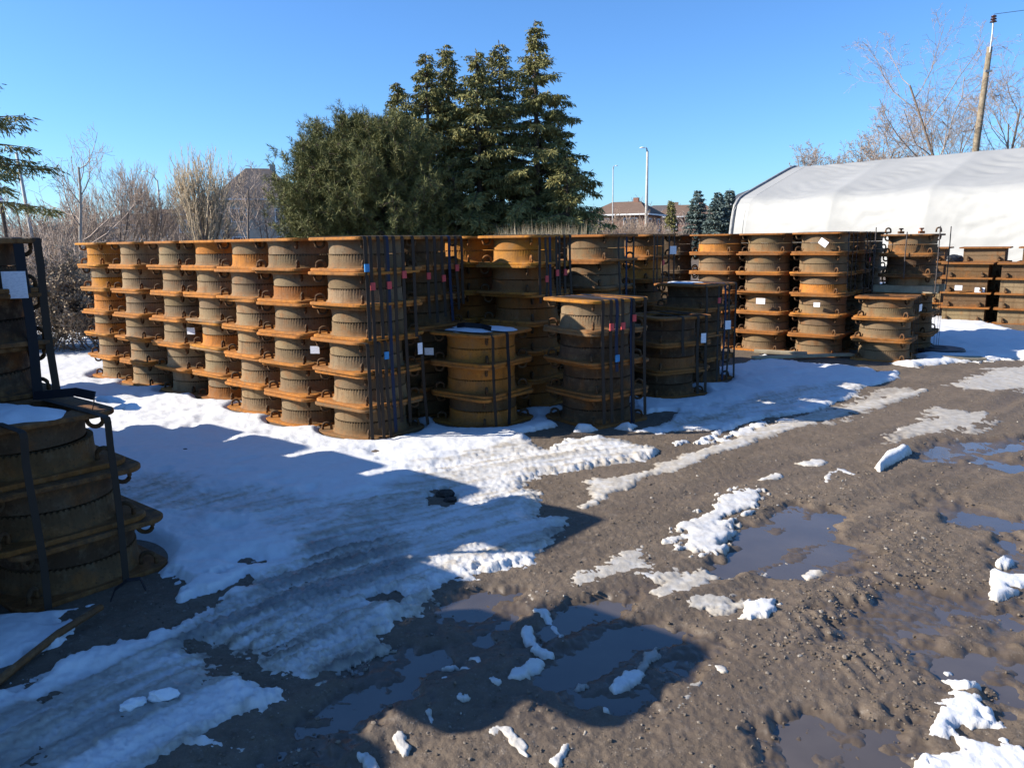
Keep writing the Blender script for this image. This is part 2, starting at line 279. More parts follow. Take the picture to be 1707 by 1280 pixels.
def mk_mud():
    m=M('wet_mud_gravel',.8,.35); p=m.pos(); wet=m.attr('wet')
    n1=m.noise(p,1.1,8,.62); n2=m.noise(p,9.,8,.68); n3=m.noise(p,70.,5,.75); n4=m.noise(p,28.,6,.7)
    c=m.mix(m.rng(n1,.35,.68),(.104,.076,.051),(.150,.112,.078))
    c=m.mix(m.rng(n2,.45,.75,0,.8),c,(.072,.054,.039))
    c=m.mix(m.rng(n4,.54,.68,0,.7),c,(.17,.137,.107))
    vo=m.n('ShaderNodeTexVoronoi'); vo.inputs['Scale'].default_value=75.; m.l(p,vo.inputs['Vector'])
    sp=m.math('MULTIPLY',m.rng(vo.outputs['Distance'],.30,.16),m.rng(n4,.5,.6))
    c=m.mix(m.math('MULTIPLY',sp,.8),c,(.25,.21,.165))
    vo2=m.n('ShaderNodeTexVoronoi'); vo2.inputs['Scale'].default_value=190.; m.l(p,vo2.inputs['Vector']); sp2=m.rng(vo2.outputs['Distance'],.30,.12)
    c=m.mix(m.math('MULTIPLY',sp2,m.rng(n2,.35,.6,.15,.75)),c,(.19,.158,.125))
    c=m.mix(m.rng(n3,.56,.70,0,.55),c,(.045,.034,.025))
    c=m.mix(m.rng(wet,0,1,0,.62),c,(.058,.044,.033))
    m.col(c); m.rgh(m.math('SUBTRACT',m.rng(n2,.3,.7,.70,.92),m.math('MULTIPLY',wet,.50)))
    h=m.math('ADD',m.math('MULTIPLY',n3,.75),m.math('ADD',n4,m.math('MULTIPLY',n2,.8)))
    h=m.math('ADD',h,m.math('MULTIPLY',sp,.35))
    b=m.n('ShaderNodeBump'); b.inputs['Distance'].default_value=.02
    m.l(m.rng(wet,0,1,.50,.10),b.inputs['Strength']); m.l(h,b.inputs['Height']); m.l(b.outputs[0],m.b.inputs['Normal'])
    return m.m
def mk_snow():
    m=M('snow_and_slush',.6,.3); p=m.pos(); dirt=m.attr('dirt'); ice=m.attr('ice')
    n2=m.noise(p,14.,7,.65); n3=m.noise(p,90.,4,.7); n1=m.noise(p,3.,5,.6)
    d=m.math('ADD',dirt,m.math('MULTIPLY',m.math('SUBTRACT',n2,.5),m.rng(dirt,0,.5,.12,1.1)))
    c=m.ramp(d,[(0.,(.64,.645,.655)),(.14,(.59,.58,.565)),(.36,(.42,.375,.31)),(.6,(.25,.21,.165)),(.9,(.095,.077,.06))])
    gi=m.mix(m.rng(n2,.35,.7),(.15,.155,.15),(.34,.34,.325))
    c=m.mix(m.math('MULTIPLY',ice,.8),c,gi)
    m.col(c); m.rgh(m.math('SUBTRACT',m.rng(n2,.3,.7,.55,.75),m.math('MULTIPLY',ice,.34)))
    h=m.math('ADD',m.math('MULTIPLY',n3,.35),m.math('ADD',n2,n1))
    m.bump(h,.38,.014)
    m.b.inputs['Subsurface Weight'].default_value=.0
    return m.m
def mk_water():
    m=M('puddle_water',.06,1.0); p=m.pos()
    n=m.noise(p,1.6,5,.6); n2=m.noise(p,22.,5,.7)
    m.col(m.mix(m.rng(n,.35,.65),(.060,.049,.040),(.092,.075,.061)))
    m.rgh(m.rng(n2,.35,.75,.03,.22)); m.bump(n2,.02,.008); m.b.inputs['IOR'].default_value=1.45
    return m.m
def mk_leaf(name,a,b,c):
    m=M(name,.75,.25); g=m.n('ShaderNodeNewGeometry'); n=m.noise(m.obj(),.9,4,.6)
    k=m.mix(g.outputs['Random Per Island'],a,b); k=m.mix(m.rng(n,.45,.7),k,c); m.col(k); return m.m
def mk_bark(name,a,b,scale=14.):
    m=M(name,.9,.2); n=m.noise(m.obj(),scale,5,.65); m.col(m.mix(m.rng(n,.35,.7),a,b)); m.bump(n,.3,.01); return m.m
def mk_brick(name,a,b,mortar):
    m=M(name,.9,.2); t=m.n('ShaderNodeTexBrick'); m.l(m.obj(),t.inputs['Vector'])
    mp=m.n('ShaderNodeMapping'); mp.inputs['Rotation'].default_value=(R(90),0,0); m.l(m.obj(),mp.inputs[0]); m.l(mp.outputs[0],t.inputs['Vector'])
    t.inputs['Color1'].default_value=(*a,1); t.inputs['Color2'].default_value=(*b,1); t.inputs['Mortar'].default_value=(*mortar,1)
    t.inputs['Scale'].default_value=4.; n=m.noise(m.obj(),.8,4,.6)
    m.col(m.mix(m.rng(n,.4,.7,0,.3),t.outputs[0],tuple(k*.7 for k in a))); return m.m
def mk_shingle(name,a,b):
    m=M(name,.9,.2); mp=m.n('ShaderNodeMapping'); mp.inputs['Scale'].default_value=(1,1,6); m.l(m.obj(),mp.inputs[0])
    n=m.noise(mp.outputs[0],2.5,6,.7); m.col(m.mix(m.rng(n,.35,.7),a,b)); return m.m
def mk_fabric():
    m=M('white_tent_fabric',.55,.35); n=m.noise(m.obj(),.5,5,.55); n2=m.noise(m.obj(),3.,5,.6)
    m.col(m.mix(m.rng(n,.4,.7),(.315,.312,.297),(.27,.27,.258))); m.bump(n2,.10,.04); return m.m
def mk_paper():
    m=M('printed_paper',.7,.3); mp=m.n('ShaderNodeMapping'); mp.inputs['Scale'].default_value=(30,30,95); m.l(m.obj(),mp.inputs[0])
    w=m.n('ShaderNodeTexWave',wave_type='BANDS',bands_direction='Z'); w.inputs['Scale'].default_value=.9; m.l(mp.outputs[0],w.inputs['Vector'])
    n=m.noise(mp.outputs[0],1.6,3,.6)
    f=m.math('MULTIPLY',m.rng(w.outputs['Fac'],.62,.8),m.rng(n,.48,.56))
    m.col(m.mix(m.math('MULTIPLY',f,.55),(.78,.77,.79),(.25,.25,.30))); return m.m
IRON=mk_iron(); MUD=mk_mud(); SNOW_M=mk_snow(); WATER=mk_water(); FABRIC=mk_fabric(); PAPER=mk_paper()
STRAPM=mk_objcol('strap_plastic',.75,.15,.35,12.)
SNOWCAP=mk_plain('clean_snow',(.66,.67,.69),.6,.05,20.,.3,.2)
STEEL=mk_plain('galvanised_steel',(.36,.37,.37),.5,.2,12.,.5,0,.3)
CONC=mk_plain('pale_concrete_pole',(.42,.41,.38),.8,.15,6.)
WOODP=mk_bark('weathered_pole_wood',(.17,.13,.085),(.30,.25,.18),5.)
TIMBER=mk_bark('sawn_timber',(.26,.21,.14),(.38,.32,.22),10.)
BARK=mk_bark('grey_bark',(.13,.10,.08),(.25,.20,.16)); TWIG=mk_bark('twig_bark',(.29,.225,.18),(.45,.36,.30)); TWIG_R=mk_bark('reddish_twig_bark',(.30,.22,.165),(.43,.33,.25))
WILLOW=mk_bark('willow_twig_bark',(.42,.33,.22),(.56,.45,.31)); PALEBARK=mk_bark('pale_bark',(.28,.25,.21),(.42,.38,.33))
DARKBARK=mk_bark('dark_bark',(.06,.045,.035),(.12,.09,.07))
PINE=mk_leaf('pine_needles',(.110,.118,.040),(.185,.180,.062),(.13,.126,.044))
SPRUCE=mk_leaf('spruce_needles',(.150,.145,.048),(.26,.23,.080),(.12,.13,.048))
BLUESPR=mk_leaf('blue_spruce_needles',(.095,.135,.125),(.16,.20,.18),(.08,.11,.095))
DRY=mk_leaf('dry_leaves',(.20,.14,.085),(.33,.25,.16),(.15,.105,.065))
GRASS=mk_leaf('dead_grass',(.34,.27,.17),(.46,.38,.25),(.28,.21,.13))
BLACK=mk_plain('black_rubber',(.018,.018,.02),.55,.3,15.)
WHITEP=mk_plain('white_paint',(.78,.78,.76),.6,.05,4.)
GLASS=mk_plain('dark_window_glass',(.05,.06,.08),.12,.2,3.,.6)

# ------------------------------------------------------------------ stacks: plan
W=.73; T=.283; HALF=T/2
Y0=R(-38.4)
# key: (x, y, yaw, castings, phrase)
STK={
 's7':(-1.26,6.72,Y0,12,'the corner stack'),
 's6':(-1.89,7.21,Y0,12,'the first stack left of corner'),
 's5':(-2.44,7.77,Y0,12,'the second stack left of corner'),
 's4':(-3.05,8.44,Y0,12,'the third stack left of corner'),
 's3':(-3.63,8.83,Y0,12,'the long row\'s third stack from left'),
 's2':(-4.34,9.38,Y0,12,'the long row\'s second stack from left'),
 's1':(-4.99,9.91,Y0,12,'the long row\'s leftmost stack'),
 'c2':(-.93,7.53,Y0,12,'the stack right behind the corner stack'),
 'c3':(-.47,8.33,Y0,12,'the tall stack behind low ochre stack'),
 'c4':(.14,7.85,Y0,12,'the bright orange topped tall stack'),
 'low1':(-.28,7.06,Y0,6,'the low ochre stack'),
 'low2':(.78,7.05,R(-54),8,'the short stack with orange top'),
 'c5':(.93,8.65,Y0,12,'the tall stack behind short one'),
 'c6':(1.64,10.0,Y0,12,'the mid-yard tall stack'),
 'low3':(1.65,8.24,R(-63),6,'the lowest dark stack'),
 'low4':(2.15,9.04,R(-49),8,'the stack behind lowest dark one'),
 'r1':(3.20,11.93,Y0,12,'the right block\'s leftmost column'),
 'r2':(3.80,11.45,Y0,12,'the right block\'s second column'),
 'r3':(4.41,10.94,Y0,12,'the right block\'s third column'),
 'r4':(5.07,10.36,Y0,6,'the low end stack, right'),
 'r5':(4.96,11.62,Y0,12,'the dark stack behind the third column'),
 't1':(5.70,11.05,Y0,6,'the stack under the timbers'),
 'n1':(-2.28,3.72,Y0,6,'the low stack nearest the camera'),
 'n2':(-3.0,4.17,Y0,12,'the tall stack at left edge'),
}
CENTRES=[(v[0],v[1]) for v in STK.values()]

# ------------------------------------------------------------------ ground
def build_ground():
    angs=np.concatenate([np.arange(-180,-46,4.),np.arange(-46,46.01,.135),np.arange(50,180,4.)])
    rads=[.35]
    while rads[-1]<1500:
        r=rads[-1]; k=1.10 if r<1.8 else 1.0040 if r<5 else (1.0058 if r<17 else (1.022 if r<70 else 1.16)); rads.append(r*k)
    rads=np.array(rads); na,nr=len(angs),len(rads)
    A,Rr=np.meshgrid(np.radians(angs),rads)
    X=Rr*np.sin(A); Y=Rr*np.cos(A)
    x,y=X.ravel(),Y.ravel(); n=len(x)
    near=(np.hypot(x,y)<30)&(y>-3); fx,fy=x[near],y[near]
    def zone(key,soft,nz=.06):
        o=np.zeros(len(fx))
        for p in ZONES[key]:
            xs=[q[0] for q in p]; ys=[q[1] for q in p]
            m=(fx>min(xs)-1)&(fx<max(xs)+1)&(fy>min(ys)-1)&(fy<max(ys)+1)
            s=sd_poly(fx[m],fy[m],p)+nz*2*fbm(fx[m]*2.6,fy[m]*2.6,4)+nz*fbm(fx[m]*11,fy[m]*11,3)
            o[m]=np.maximum(o[m],sst(-soft,soft,s))
        return o
    wet=zone('wet',.10,.10); damp=zone('damp',.6,.3); lump=zone('lumpy',.15,.1); bare=zone('bare',.05,.05); ice=zone('ice',.12,.08); track=zone('track',.15,.1)
    # distance to the nearest stack keeps the ground level under them
    ds=np.full(len(fx),9.)
    for cx,cy in CENTRES: ds=np.minimum(ds,np.hypot(fx-cx,fy-cy))
    flat=sst(.46,.72,ds)
    # tracks: coordinates along / across the wheel direction, which swings to the right with distance
    th=np.radians(np.interp(fx,[-2,-.5,1,4],[67,54,45,40]))
    al=fx*np.cos(th)+fy*np.sin(th); ac=-fx*np.sin(th)+fy*np.cos(th)
    streak=fbm(al*1.1,ac*16,5,.6); streak2=fbm(al*.7+40,ac*6,4,.55)
    fine=fbm(fx*24,fy*24,4,.6); med=fbm(fx*5,fy*5,4,.55); big=fbm(fx*.9,fy*.9,3)
    stf=fbm(al*3.2,ac*42,4,.65); rid=1-np.abs(fbm(fx*9,fy*9,3,.6))*1.6
    mud=.014+.010*big+.003*med*(1-.7*wet)+.0055*fine*(1-.8*wet)+.008*streak2*(1-wet)+.003*streak*(1-wet)
    mud=mud+lump*(.004*np.clip(rid,0,1)**2+.006*np.clip(fbm(fx*14,fy*14,3),-.2,1))*(1-.6*wet)
    chev=np.abs(((al*11+np.abs(((ac*3.3)%1)-.5)*3.0)%1)-.5)*2
    mud=mud+lump*.007*(sst(.45,.8,chev)-.4)*np.clip(.4+1.6*fbm(fx*1.7+3,fy*1.7,3),0,1)
    rut=np.zeros(len(fx))
    for a0,wd,dp in((.62,.055,.010),(.80,.055,.010),(1.62,.07,.012),(1.86,.07,.012),(2.55,.08,.010),(-.35,.06,.010),(-1.1,.07,.010),(-1.35,.07,.010)):
        q=(ac-a0-.10*fbm(al*.35+a0*7,al*0+a0,2))/wd; gz=np.exp(-q*q); rut=np.maximum(rut,gz*np.clip(.45+1.3*fbm(al*.6+a0*3,ac*.4,2),0,1))
        mud=mud-dp*gz+dp*.55*np.exp(-(np.abs(q)-1.9)**2*2.5)+gz*.004*(np.sin(al*62+q*1.6)>0)
    mud=mud*flat+.004*(1-flat)
    mud=np.maximum(mud,-.006)
    mud=mud-wet*(.030+.014*med+.008*fine)
    zm=np.zeros(n); zm[near]=mud
    far=~near; zm[far]=.014+.02*fbm(x[far]*.2,y[far]*.2,3)
    wa=np.zeros(n); wa[near]=np.clip(.9*wet+.55*damp*(.6+.5*big)+.40*rut,0,1)
    rr=np.arange(nr-1)[:,None]*na; cc=np.arange(na-1)[None,:]
    i0=(rr+cc).ravel(); F=np.stack([i0,i0+1,i0+1+na,i0+na],1)
    last=np.stack([np.arange(nr-1)*na+na-1,np.arange(nr-1)*na,np.arange(1,nr)*na,np.arange(1,nr)*na+na-1],1)
    F=np.concatenate([F,last]); F=F[:,::-1]
    V=np.stack([x,y,zm],1)
    # centre disc
    V2=np.concatenate([V,[[0,0,.014]]]); k=np.arange(na)
    Tn=np.stack([np.full(na,n),(k+1)%na,k],1)
    me=np_mesh('ground',V2,[F,Tn],True)
    at=me.attributes.new('wet','FLOAT','POINT'); at.data.foreach_set('value',np.append(wa,0).astype(np.float32))
    tag(link('ground',me,MUD),kind='structure')
    # water lying in the hollows
    wm=np_mesh('water',[[-12,1,-.012],[14,1,-.012],[14,14,-.012],[-12,14,-.012]],[[0,1,2,3]])
    tag(link('water',wm,WATER),kind='structure')
    # ---- snow
    sn=np.full(len(fx),-9.); dirt=np.zeros(len(fx)); icea=np.zeros(len(fx)); e1=fbm(fx*2.3,fy*2.3,4); e2=fbm(fx*8,fy*8,4,.6); e3=fbm(fx*30,fy*30,3,.6); elow=fbm(fx*.45,fy*.45,4)
    base=.010+.010*big*flat
    for nm,kd,pts,thk,ed,dr,ic,rag,w in SNOW:
        xs=[q[0] for q in pts]; ys=[q[1] for q in pts]
        m=(fx>min(xs)-.6)&(fx<max(xs)+.6)&(fy>min(ys)-.6)&(fy<max(ys)+.6)
        if not m.any(): continue
        s=sd_poly(fx[m],fy[m],pts) if kd=='P' else sd_line(fx[m],fy[m],pts,w)
        if kd=='P':
            s=s+rag*(.05*e1[m]+.045*e2[m]+.022*e3[m]+.05*streak[m])
            if rag>5: s=s+rag*.5*(elow[m]+.05)
        else: s=s+rag*(1.5*e2[m]+.6*e3[m]+.4*e1[m])
        core=sst(-.55*ed,.55*ed,s)
        t=thk*np.ones(len(s))
        if nm in('field','shade_snow'):
            t=t*(1-.46*np.maximum(ice[m],.75*track[m]))
        bs=base[m] if rag>=.8 and kd=='P' and thk>.03 else np.minimum(base[m],mud[m]+.006)
        h=bs-.016+(.016+t)*core+ .010*e1[m]*core*(thk>.03)+.006*e2[m]*core+.003*e3[m]*core
        d=dr*(1.6-.8*core)+.30*(1-core); i2=np.full(len(s),ic)
        if nm in('field','shade_snow','back_snow'):
            tr=track[m]; ii=ice[m]
            h=h+tr*core*(.010*streak[m]+.006*e3[m]+.005*streak2[m]+.006*stf[m])+ii*core*(.007*streak[m]+.007*e3[m]+.006*stf[m])
            h=h+(1-tr)*(1-ii)*core*(.018*elow[m]+.008*np.clip(e1[m],-.3,1))
            d=d+tr*(.19+.36*np.clip(streak[m]+.5*stf[m]+.35*e2[m],-.3,1))+ii*(.22+.46*np.clip(streak2[m]+.6*streak[m]+.6*stf[m],-.35,1))
            i2=i2+ii*np.clip(.42+.9*streak2[m]+.5*e1[m],0,1)+.28*tr*np.clip(.5+streak2[m]*2,0,1)
            # footprints and clods pressed into the soft part
            fp=np.clip(fbm(fx[m]*3.3+7,fy[m]*3.3,2)-.38,0,1); h=h-.05*fp*(1-tr)*core
            bm=bare[m]; h=h-.10*bm*(1+.5*e2[m]); 
        h=np.where(core<.04,-.3,h)
        fl=sst(.40,.54,ds[m]); h=np.minimum(h,h*fl-(1-fl)*.02)
        win=h>sn[m]
        idx=np.where(m)[0][win]; sn[idx]=h[win]; dirt[idx]=np.clip(d[win],0,1); icea[idx]=np.clip(i2[win],0,1)
    zs=np.full(n,-9.); zs[near]=sn; keep=(zs>zm-.02)
    df=np.zeros(n); df[near]=dirt; ia=np.zeros(n); ia[near]=icea
    kf=F[keep[F].any(1)&(zs[F]>-1).all(1)]
    used=np.unique(kf); mp=np.full(n,-1); mp[used]=np.arange(len(used))
    me=np_mesh('snow',np.stack([x,y,zs],1)[used],mp[kf],True)
    for k,v in(('dirt',df),('ice',ia)):
        at=me.attributes.new(k,'FLOAT','POINT'); at.data.foreach_set('value',v[used].astype(np.float32))
    tag(link('snow',me,SNOW_M),kind='structure')
    # ---- loose stones and clods
    bas=[]
    ph=(1+5**.5)/2
    ico=np.array([[-1,ph,0],[1,ph,0],[-1,-ph,0],[1,-ph,0],[0,-1,ph],[0,1,ph],[0,-1,-ph],[0,1,-ph],[ph,0,-1],[ph,0,1],[-ph,0,-1],[-ph,0,1]])/1.9
    icf=np.array([[0,11,5],[0,5,1],[0,1,7],[0,7,10],[0,10,11],[1,5,9],[5,11,4],[11,10,2],[10,7,6],[7,1,8],[3,9,4],[3,4,2],[3,2,6],[3,6,8],[3,8,9],[4,9,5],[2,4,11],[6,2,10],[8,6,7],[9,8,1]])
    cand=np.where((fy>2)&(fy<9)&(np.abs(fx)<fy*.72)&(wet<.75)&(mud>sn+.002)&(ds>.5))[0]
    nst=6500
    wgt=.3+.8*lump[cand]+np.clip(med[cand]+.2,0,1)
    wgt*=np.hypot(fx[cand],fy[cand])**1.1
    pick=RNG.choice(cand,nst,p=wgt/wgt.sum())
    sz=.0025+.0075*RNG.random(nst)**5+.0035*lump[pick]*RNG.random(nst)**2
    jit=RNG.uniform(-.02,.02,(nst,2))
    sq=RNG.uniform(.6,1.3,(nst,1,3)); sq[:,:,2]*=.7
    ang=RNG.uniform(0,2*PI,nst); ca,sa=np.cos(ang),np.sin(ang)
    vv=ico[None]*sq*(1+RNG.uniform(-.22,.22,(nst,12,1)))*sz[:,None,None]
    vx=vv[:,:,0]*ca[:,None]-vv[:,:,1]*sa[:,None]; vy=vv[:,:,0]*sa[:,None]+vv[:,:,1]*ca[:,None]
    PV=np.stack([vx+(fx[pick]+jit[:,0])[:,None],vy+(fy[pick]+jit[:,1])[:,None],vv[:,:,2]+(mud[pick]+sz*.1)[:,None]],2).reshape(-1,3)
    PF=(icf[None]+12*np.arange(nst)[:,None,None]).reshape(-1,3)
    st=M('gravel_stone',.85,.3); g=st.n('ShaderNodeNewGeometry')
    st.col(st.ramp(g.outputs['Random Per Island'],[(0,(.085,.065,.048)),(.6,(.13,.102,.077)),(.94,(.18,.15,.12)),(1,(.34,.31,.27))]))
    tag(link('gravel',np_mesh('gravel',PV,PF),st.m),kind='stuff')
    tag(bpy.data.objects['gravel'],'loose stones and clods of mud strewn over the muddy yard','gravel')
build_ground()

# ------------------------------------------------------------------ frame castings
def flange_mesh():
    bm=bmesh.new(); n=8; rc=.10; h=W/2; t=.026; hole=.275; m=48
    outer=[]
    for cx,cy,a0 in((h-rc,h-rc,0),(-h+rc,h-rc,90),(-h+rc,-h+rc,180),(h-rc,-h+rc,270)):
        for k in range(n+1):
            a=R(a0+90*k/n); outer.append((cx+rc*math.cos(a),cy+rc*math.sin(a)))
    N=len(outer)
    inner=[(hole*math.cos(math.atan2(y,x)),hole*math.sin(math.atan2(y,x))) for x,y in outer]
    b=.005
    def sc(p,d): l=math.hypot(*p); return(p[0]*(1-d/l),p[1]*(1-d/l))
    rings=[([sc(p,b) for p in outer],0),(outer,b),(outer,t-b),([sc(p,b) for p in outer],t),(inner,t),(inner,0)]
    vs=[[bm.verts.new((p[0],p[1],z)) for p in ring] for ring,z in rings]
    for i in range(len(vs)):
        a,c=vs[i],vs[(i+1)%len(vs)]
        for k in range(N): bm.faces.new((a[k],a[(k+1)%N],c[(k+1)%N],c[k]))
    bmesh.ops.recalc_face_normals(bm,faces=bm.faces)
    me=bpy.data.meshes.new('flange'); bm.to_mesh(me); bm.free(); me.materials.append(IRON); return me
def ring_mesh(toothed):
    n=304; V=[]; Q=[]
    prof=[(.338,.0255),(.326,.033),(.319,.05),(.315,.09),(.315,.134)] if toothed else [(.334,.0255),(.322,.033),(.315,.05),(.311,.09),(.3095,.1385)]
    inn=[(.287,.1385),(.286,.02)]
    m=len(prof)+len(inn)
    for k in range(n):
        a=2*PI*k/n
        for i,(r,z) in enumerate(prof+inn):
            if toothed and i==len(prof)-1:
                z+= .0055 if (k//2)%2 else -.0055
                r-= 0 if (k//2)%2 else .004
            V.append((r*math.cos(a),r*math.sin(a),z))
    for k in range(n):
        k2=(k+1)%n
        for i in range(m-1): Q.append((k*m+i,k2*m+i,k2*m+i+1,k*m+i+1))
    me=np_mesh('ring',V,np.array(Q),True); me.materials.append(IRON)
    try: me.set_sharp_from_angle(angle=R(40))
    except Exception: pass
    return me
def handle_mesh():
    b=MB(); pts=[]
    for k in range(9):
        a=PI*k/8; pts.append((.386-.038*math.cos(a),0,.052+.034*math.sin(a)))
    pts=[(.348,0,.022)]+pts+[(.424,0,.022)]
    b.tube(pts,.0115,8); me=b.mesh('handle',True); me.materials.append(IRON); return me
FL=flange_mesh(); RT=ring_mesh(True); RP=ring_mesh(False); HD=handle_mesh()
GREY=(.170,.115,.062); GREY2=(.105,.060,.027); DUST=(.225,.158,.088); OCH=(.42,.158,.026); ORA=(.42,.170,.017); DKR=(.065,.036,.018); OCH2=(.24,.088,.018)
ORD=['first','second','third','fourth','fifth','sixth','seventh','eighth','ninth','tenth','eleventh','twelfth']
CASTS=[]
def cname(c):
    return {GREY:'grey-brown',GREY2:'brown',DUST:'dusty grey',OCH:'ochre',ORA:'bright orange',DKR:'dark brown',(.035,.02,.012):'shade-darkened',(.095,.052,.022):'brown',OCH2:'rusty orange'}[c]
def jit(c,s=.10):
    k=1+random.uniform(-s,s); return (c[0]*k*(1+random.uniform(-.04,.04)),c[1]*k,c[2]*k*(1+random.uniform(-.08,.08)),1)
def casting(x,y,z,yaw,upper,c,fc,label,group,tilt=(0,0)):
    r=empty('manhole_frame',(x,y,z+(HALF if upper else 0)),yaw,label,'manhole frame',group)
    r.rotation_euler=(PI+tilt[0],tilt[1],yaw) if upper else (tilt[0],tilt[1],yaw)
    cc=jit(c)
    link('flange',FL,None,r,color=jit(fc)); link('ring',RP if upper else RT,None,r,color=cc)
    for k in range(4): link('handle',HD,None,r,rot=(0,0,R(45+90*k)),color=jit(DKR if c is not ORA else OCH2))
    CASTS.append(r); return r
def pick_colors(key,i):
    """i counts castings from the ground, lower/upper alternate"""
    t=i//2
    if key=='s1': return (ORA,ORA) if i in(11,10,8) else ((OCH,ORA) if i in (7,6,4) else (DUST,OCH))
    if key=='s4': return {11:(OCH,OCH),4:(OCH,ORA),0:(OCH2,OCH2),5:(DUST,ORA),3:(DUST,DUST)}.get(i,(DUST,OCH if i!=6 else DUST))
    if key=='s3': return (DUST if i not in(6,7) else GREY,OCH)
    if key=='s2': return (DUST,OCH)
    if key=='s5': return (OCH if i==10 else DUST,OCH)
    if key=='s6': return (OCH2 if i==8 else (DUST if i%2 else GREY),OCH)
    if key=='s7': return ({10:GREY,11:DUST}.get(i,DUST if i%3 else GREY),OCH if i>1 else GREY)
    if key=='low1': return (GREY2 if i in(1,) else OCH,OCH)
    if key=='c4': return (ORA if i>9 else OCH2,ORA if i>8 else OCH)
    if key=='c3': return (ORA if i>9 else OCH2,ORA)
    if key=='c6': return (OCH if i in(10,9,8) else GREY2,OCH2)
    if key=='c5': return (GREY,OCH2 if i%4 else GREY)
    if key=='low2': return (DUST if i in(6,7) else DKR,ORA if i==7 else (GREY if i in(6,5) else OCH2))
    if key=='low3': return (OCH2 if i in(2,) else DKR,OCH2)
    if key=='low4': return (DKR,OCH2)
    if key=='n1': return (DKR if i%2 else (.095,.052,.022),DKR if i%2 else (.15,.058,.015))  # browns darkened: the shade this stack stands in is put into the colour
    if key=='n2': return ((.035,.02,.012),(.05,.028,.014))  # near-black iron: full shade on this stack painted into its colour
    if key in('r1','r2','r3','r4'): return (OCH if (key=='r3' and i==6) or (key=='r1' and i==10) else GREY,OCH2 if i%4 else OCH)
    return (GREY2,OCH2)
LEAN={'s1':(-.0,0),'s2':(0,0),'s7':(0,0)}
GROUPS=lambda k:'manhole frames stacked in the yard'
for key,(x,y,yaw,nc,ph) in STK.items():
    ox=oy=oyaw=0
    for i in range(nc):
        if i%2==0: ox,oy,oyaw=random.uniform(-.020,.020),random.uniform(-.020,.020),R(random.uniform(-3.2,3.2))
        if key=='n1' and i%2==0: ox+=-.075*(i//2)
        if key=='n1' and i==5: ox-=.03
        c,fc=pick_colors(key,i)
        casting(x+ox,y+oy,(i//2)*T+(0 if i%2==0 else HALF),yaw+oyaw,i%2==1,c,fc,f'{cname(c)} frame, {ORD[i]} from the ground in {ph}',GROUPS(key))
# timbers and the bundle on top of them
TX,TY=STK['t1'][:2]; TZ=3*T
for k,off in enumerate((-.25,.25)):
    b=MB(); b.box((0,0,.05),(.82,.09,.098)); o=b.build('timber_baulk',TIMBER); o.location=(TX-off*math.sin(Y0),TY+off*math.cos(Y0),TZ+.001); o.rotation_euler=(0,0,Y0)
    tag(o,['pale sawn timber baulk carrying the upper bundle, nearer one','pale sawn timber baulk carrying the upper bundle, farther one'][k],'timber','timbers in the right block')
z0=TZ+.10
for i in range(5):
    up=(i%2==0); zz=z0+HALF*i
    c=(GREY,DKR,DKR,GREY2,GREY)[i]
    r=casting(TX,TY,zz,Y0+R(random.uniform(-1,1)),up,c,OCH2 if i==3 else DKR,f'{cname(c)} frame, {ORD[i]} up from the timbers in the rod-tied bundle','manhole frames stacked in the yard')
    if i==4:
        for k in (1,3): link('handle',HD,None,r,loc=(0,0,0),rot=(PI,0,R(45+90*k)),color=jit(DKR))
ztop=z0+HALF*5
for k,(u,v) in enumerate(((-.40,-.40),(.40,-.40),(.40,.40),(0,-.40))):
    b=MB(); b.tube([(0,0,TZ+.02 if k!=3 else z0+.1),(random.uniform(-.01,.01),0,TZ+.5),(0,0,ztop+(.10 if k<3 else .03))],.008,6)
    o=b.build('tie_rod',mk_plain('dark_steel_rod',(.06,.045,.04),.6,.3,20.) if k==0 else bpy.data.materials['dark_steel_rod'])
    ca,sa=math.cos(Y0),math.sin(Y0); o.location=(TX+u*ca-v*sa,TY+u*sa+v*ca,0)
    tag(o,['thin steel rod at the left corner of the timber bundle','thin steel rod at the near corner of the timber bundle','thin steel rod at the right corner of the timber bundle','short steel rod down the front of the timber bundle'][k],'rod','rods tying the timber bundle')
for k,(u,v,c) in enumerate(((-.12,-.2,(.06,.045,.035,1)),(.12,-.1,(.35,.09,.04,1)))):
    b=MB(); b.box((0,0,.02),(.07,.05,.035)); b.tube([(0,0,.03),(0,0,.075)],.014,8); b.box((0,0,.07),(.05,.03,.02))
    ca,sa=math.cos(Y0),math.sin(Y0)
    o=b.build('clamp',IRON,color=c); o.location=(TX+u*ca-v*sa,TY+u*sa+v*ca,ztop+.003); tag(o,['small dark clamp on top of the timber bundle','small red clamp on top of the timber bundle'][k],'clamp','clamps on the timber bundle')
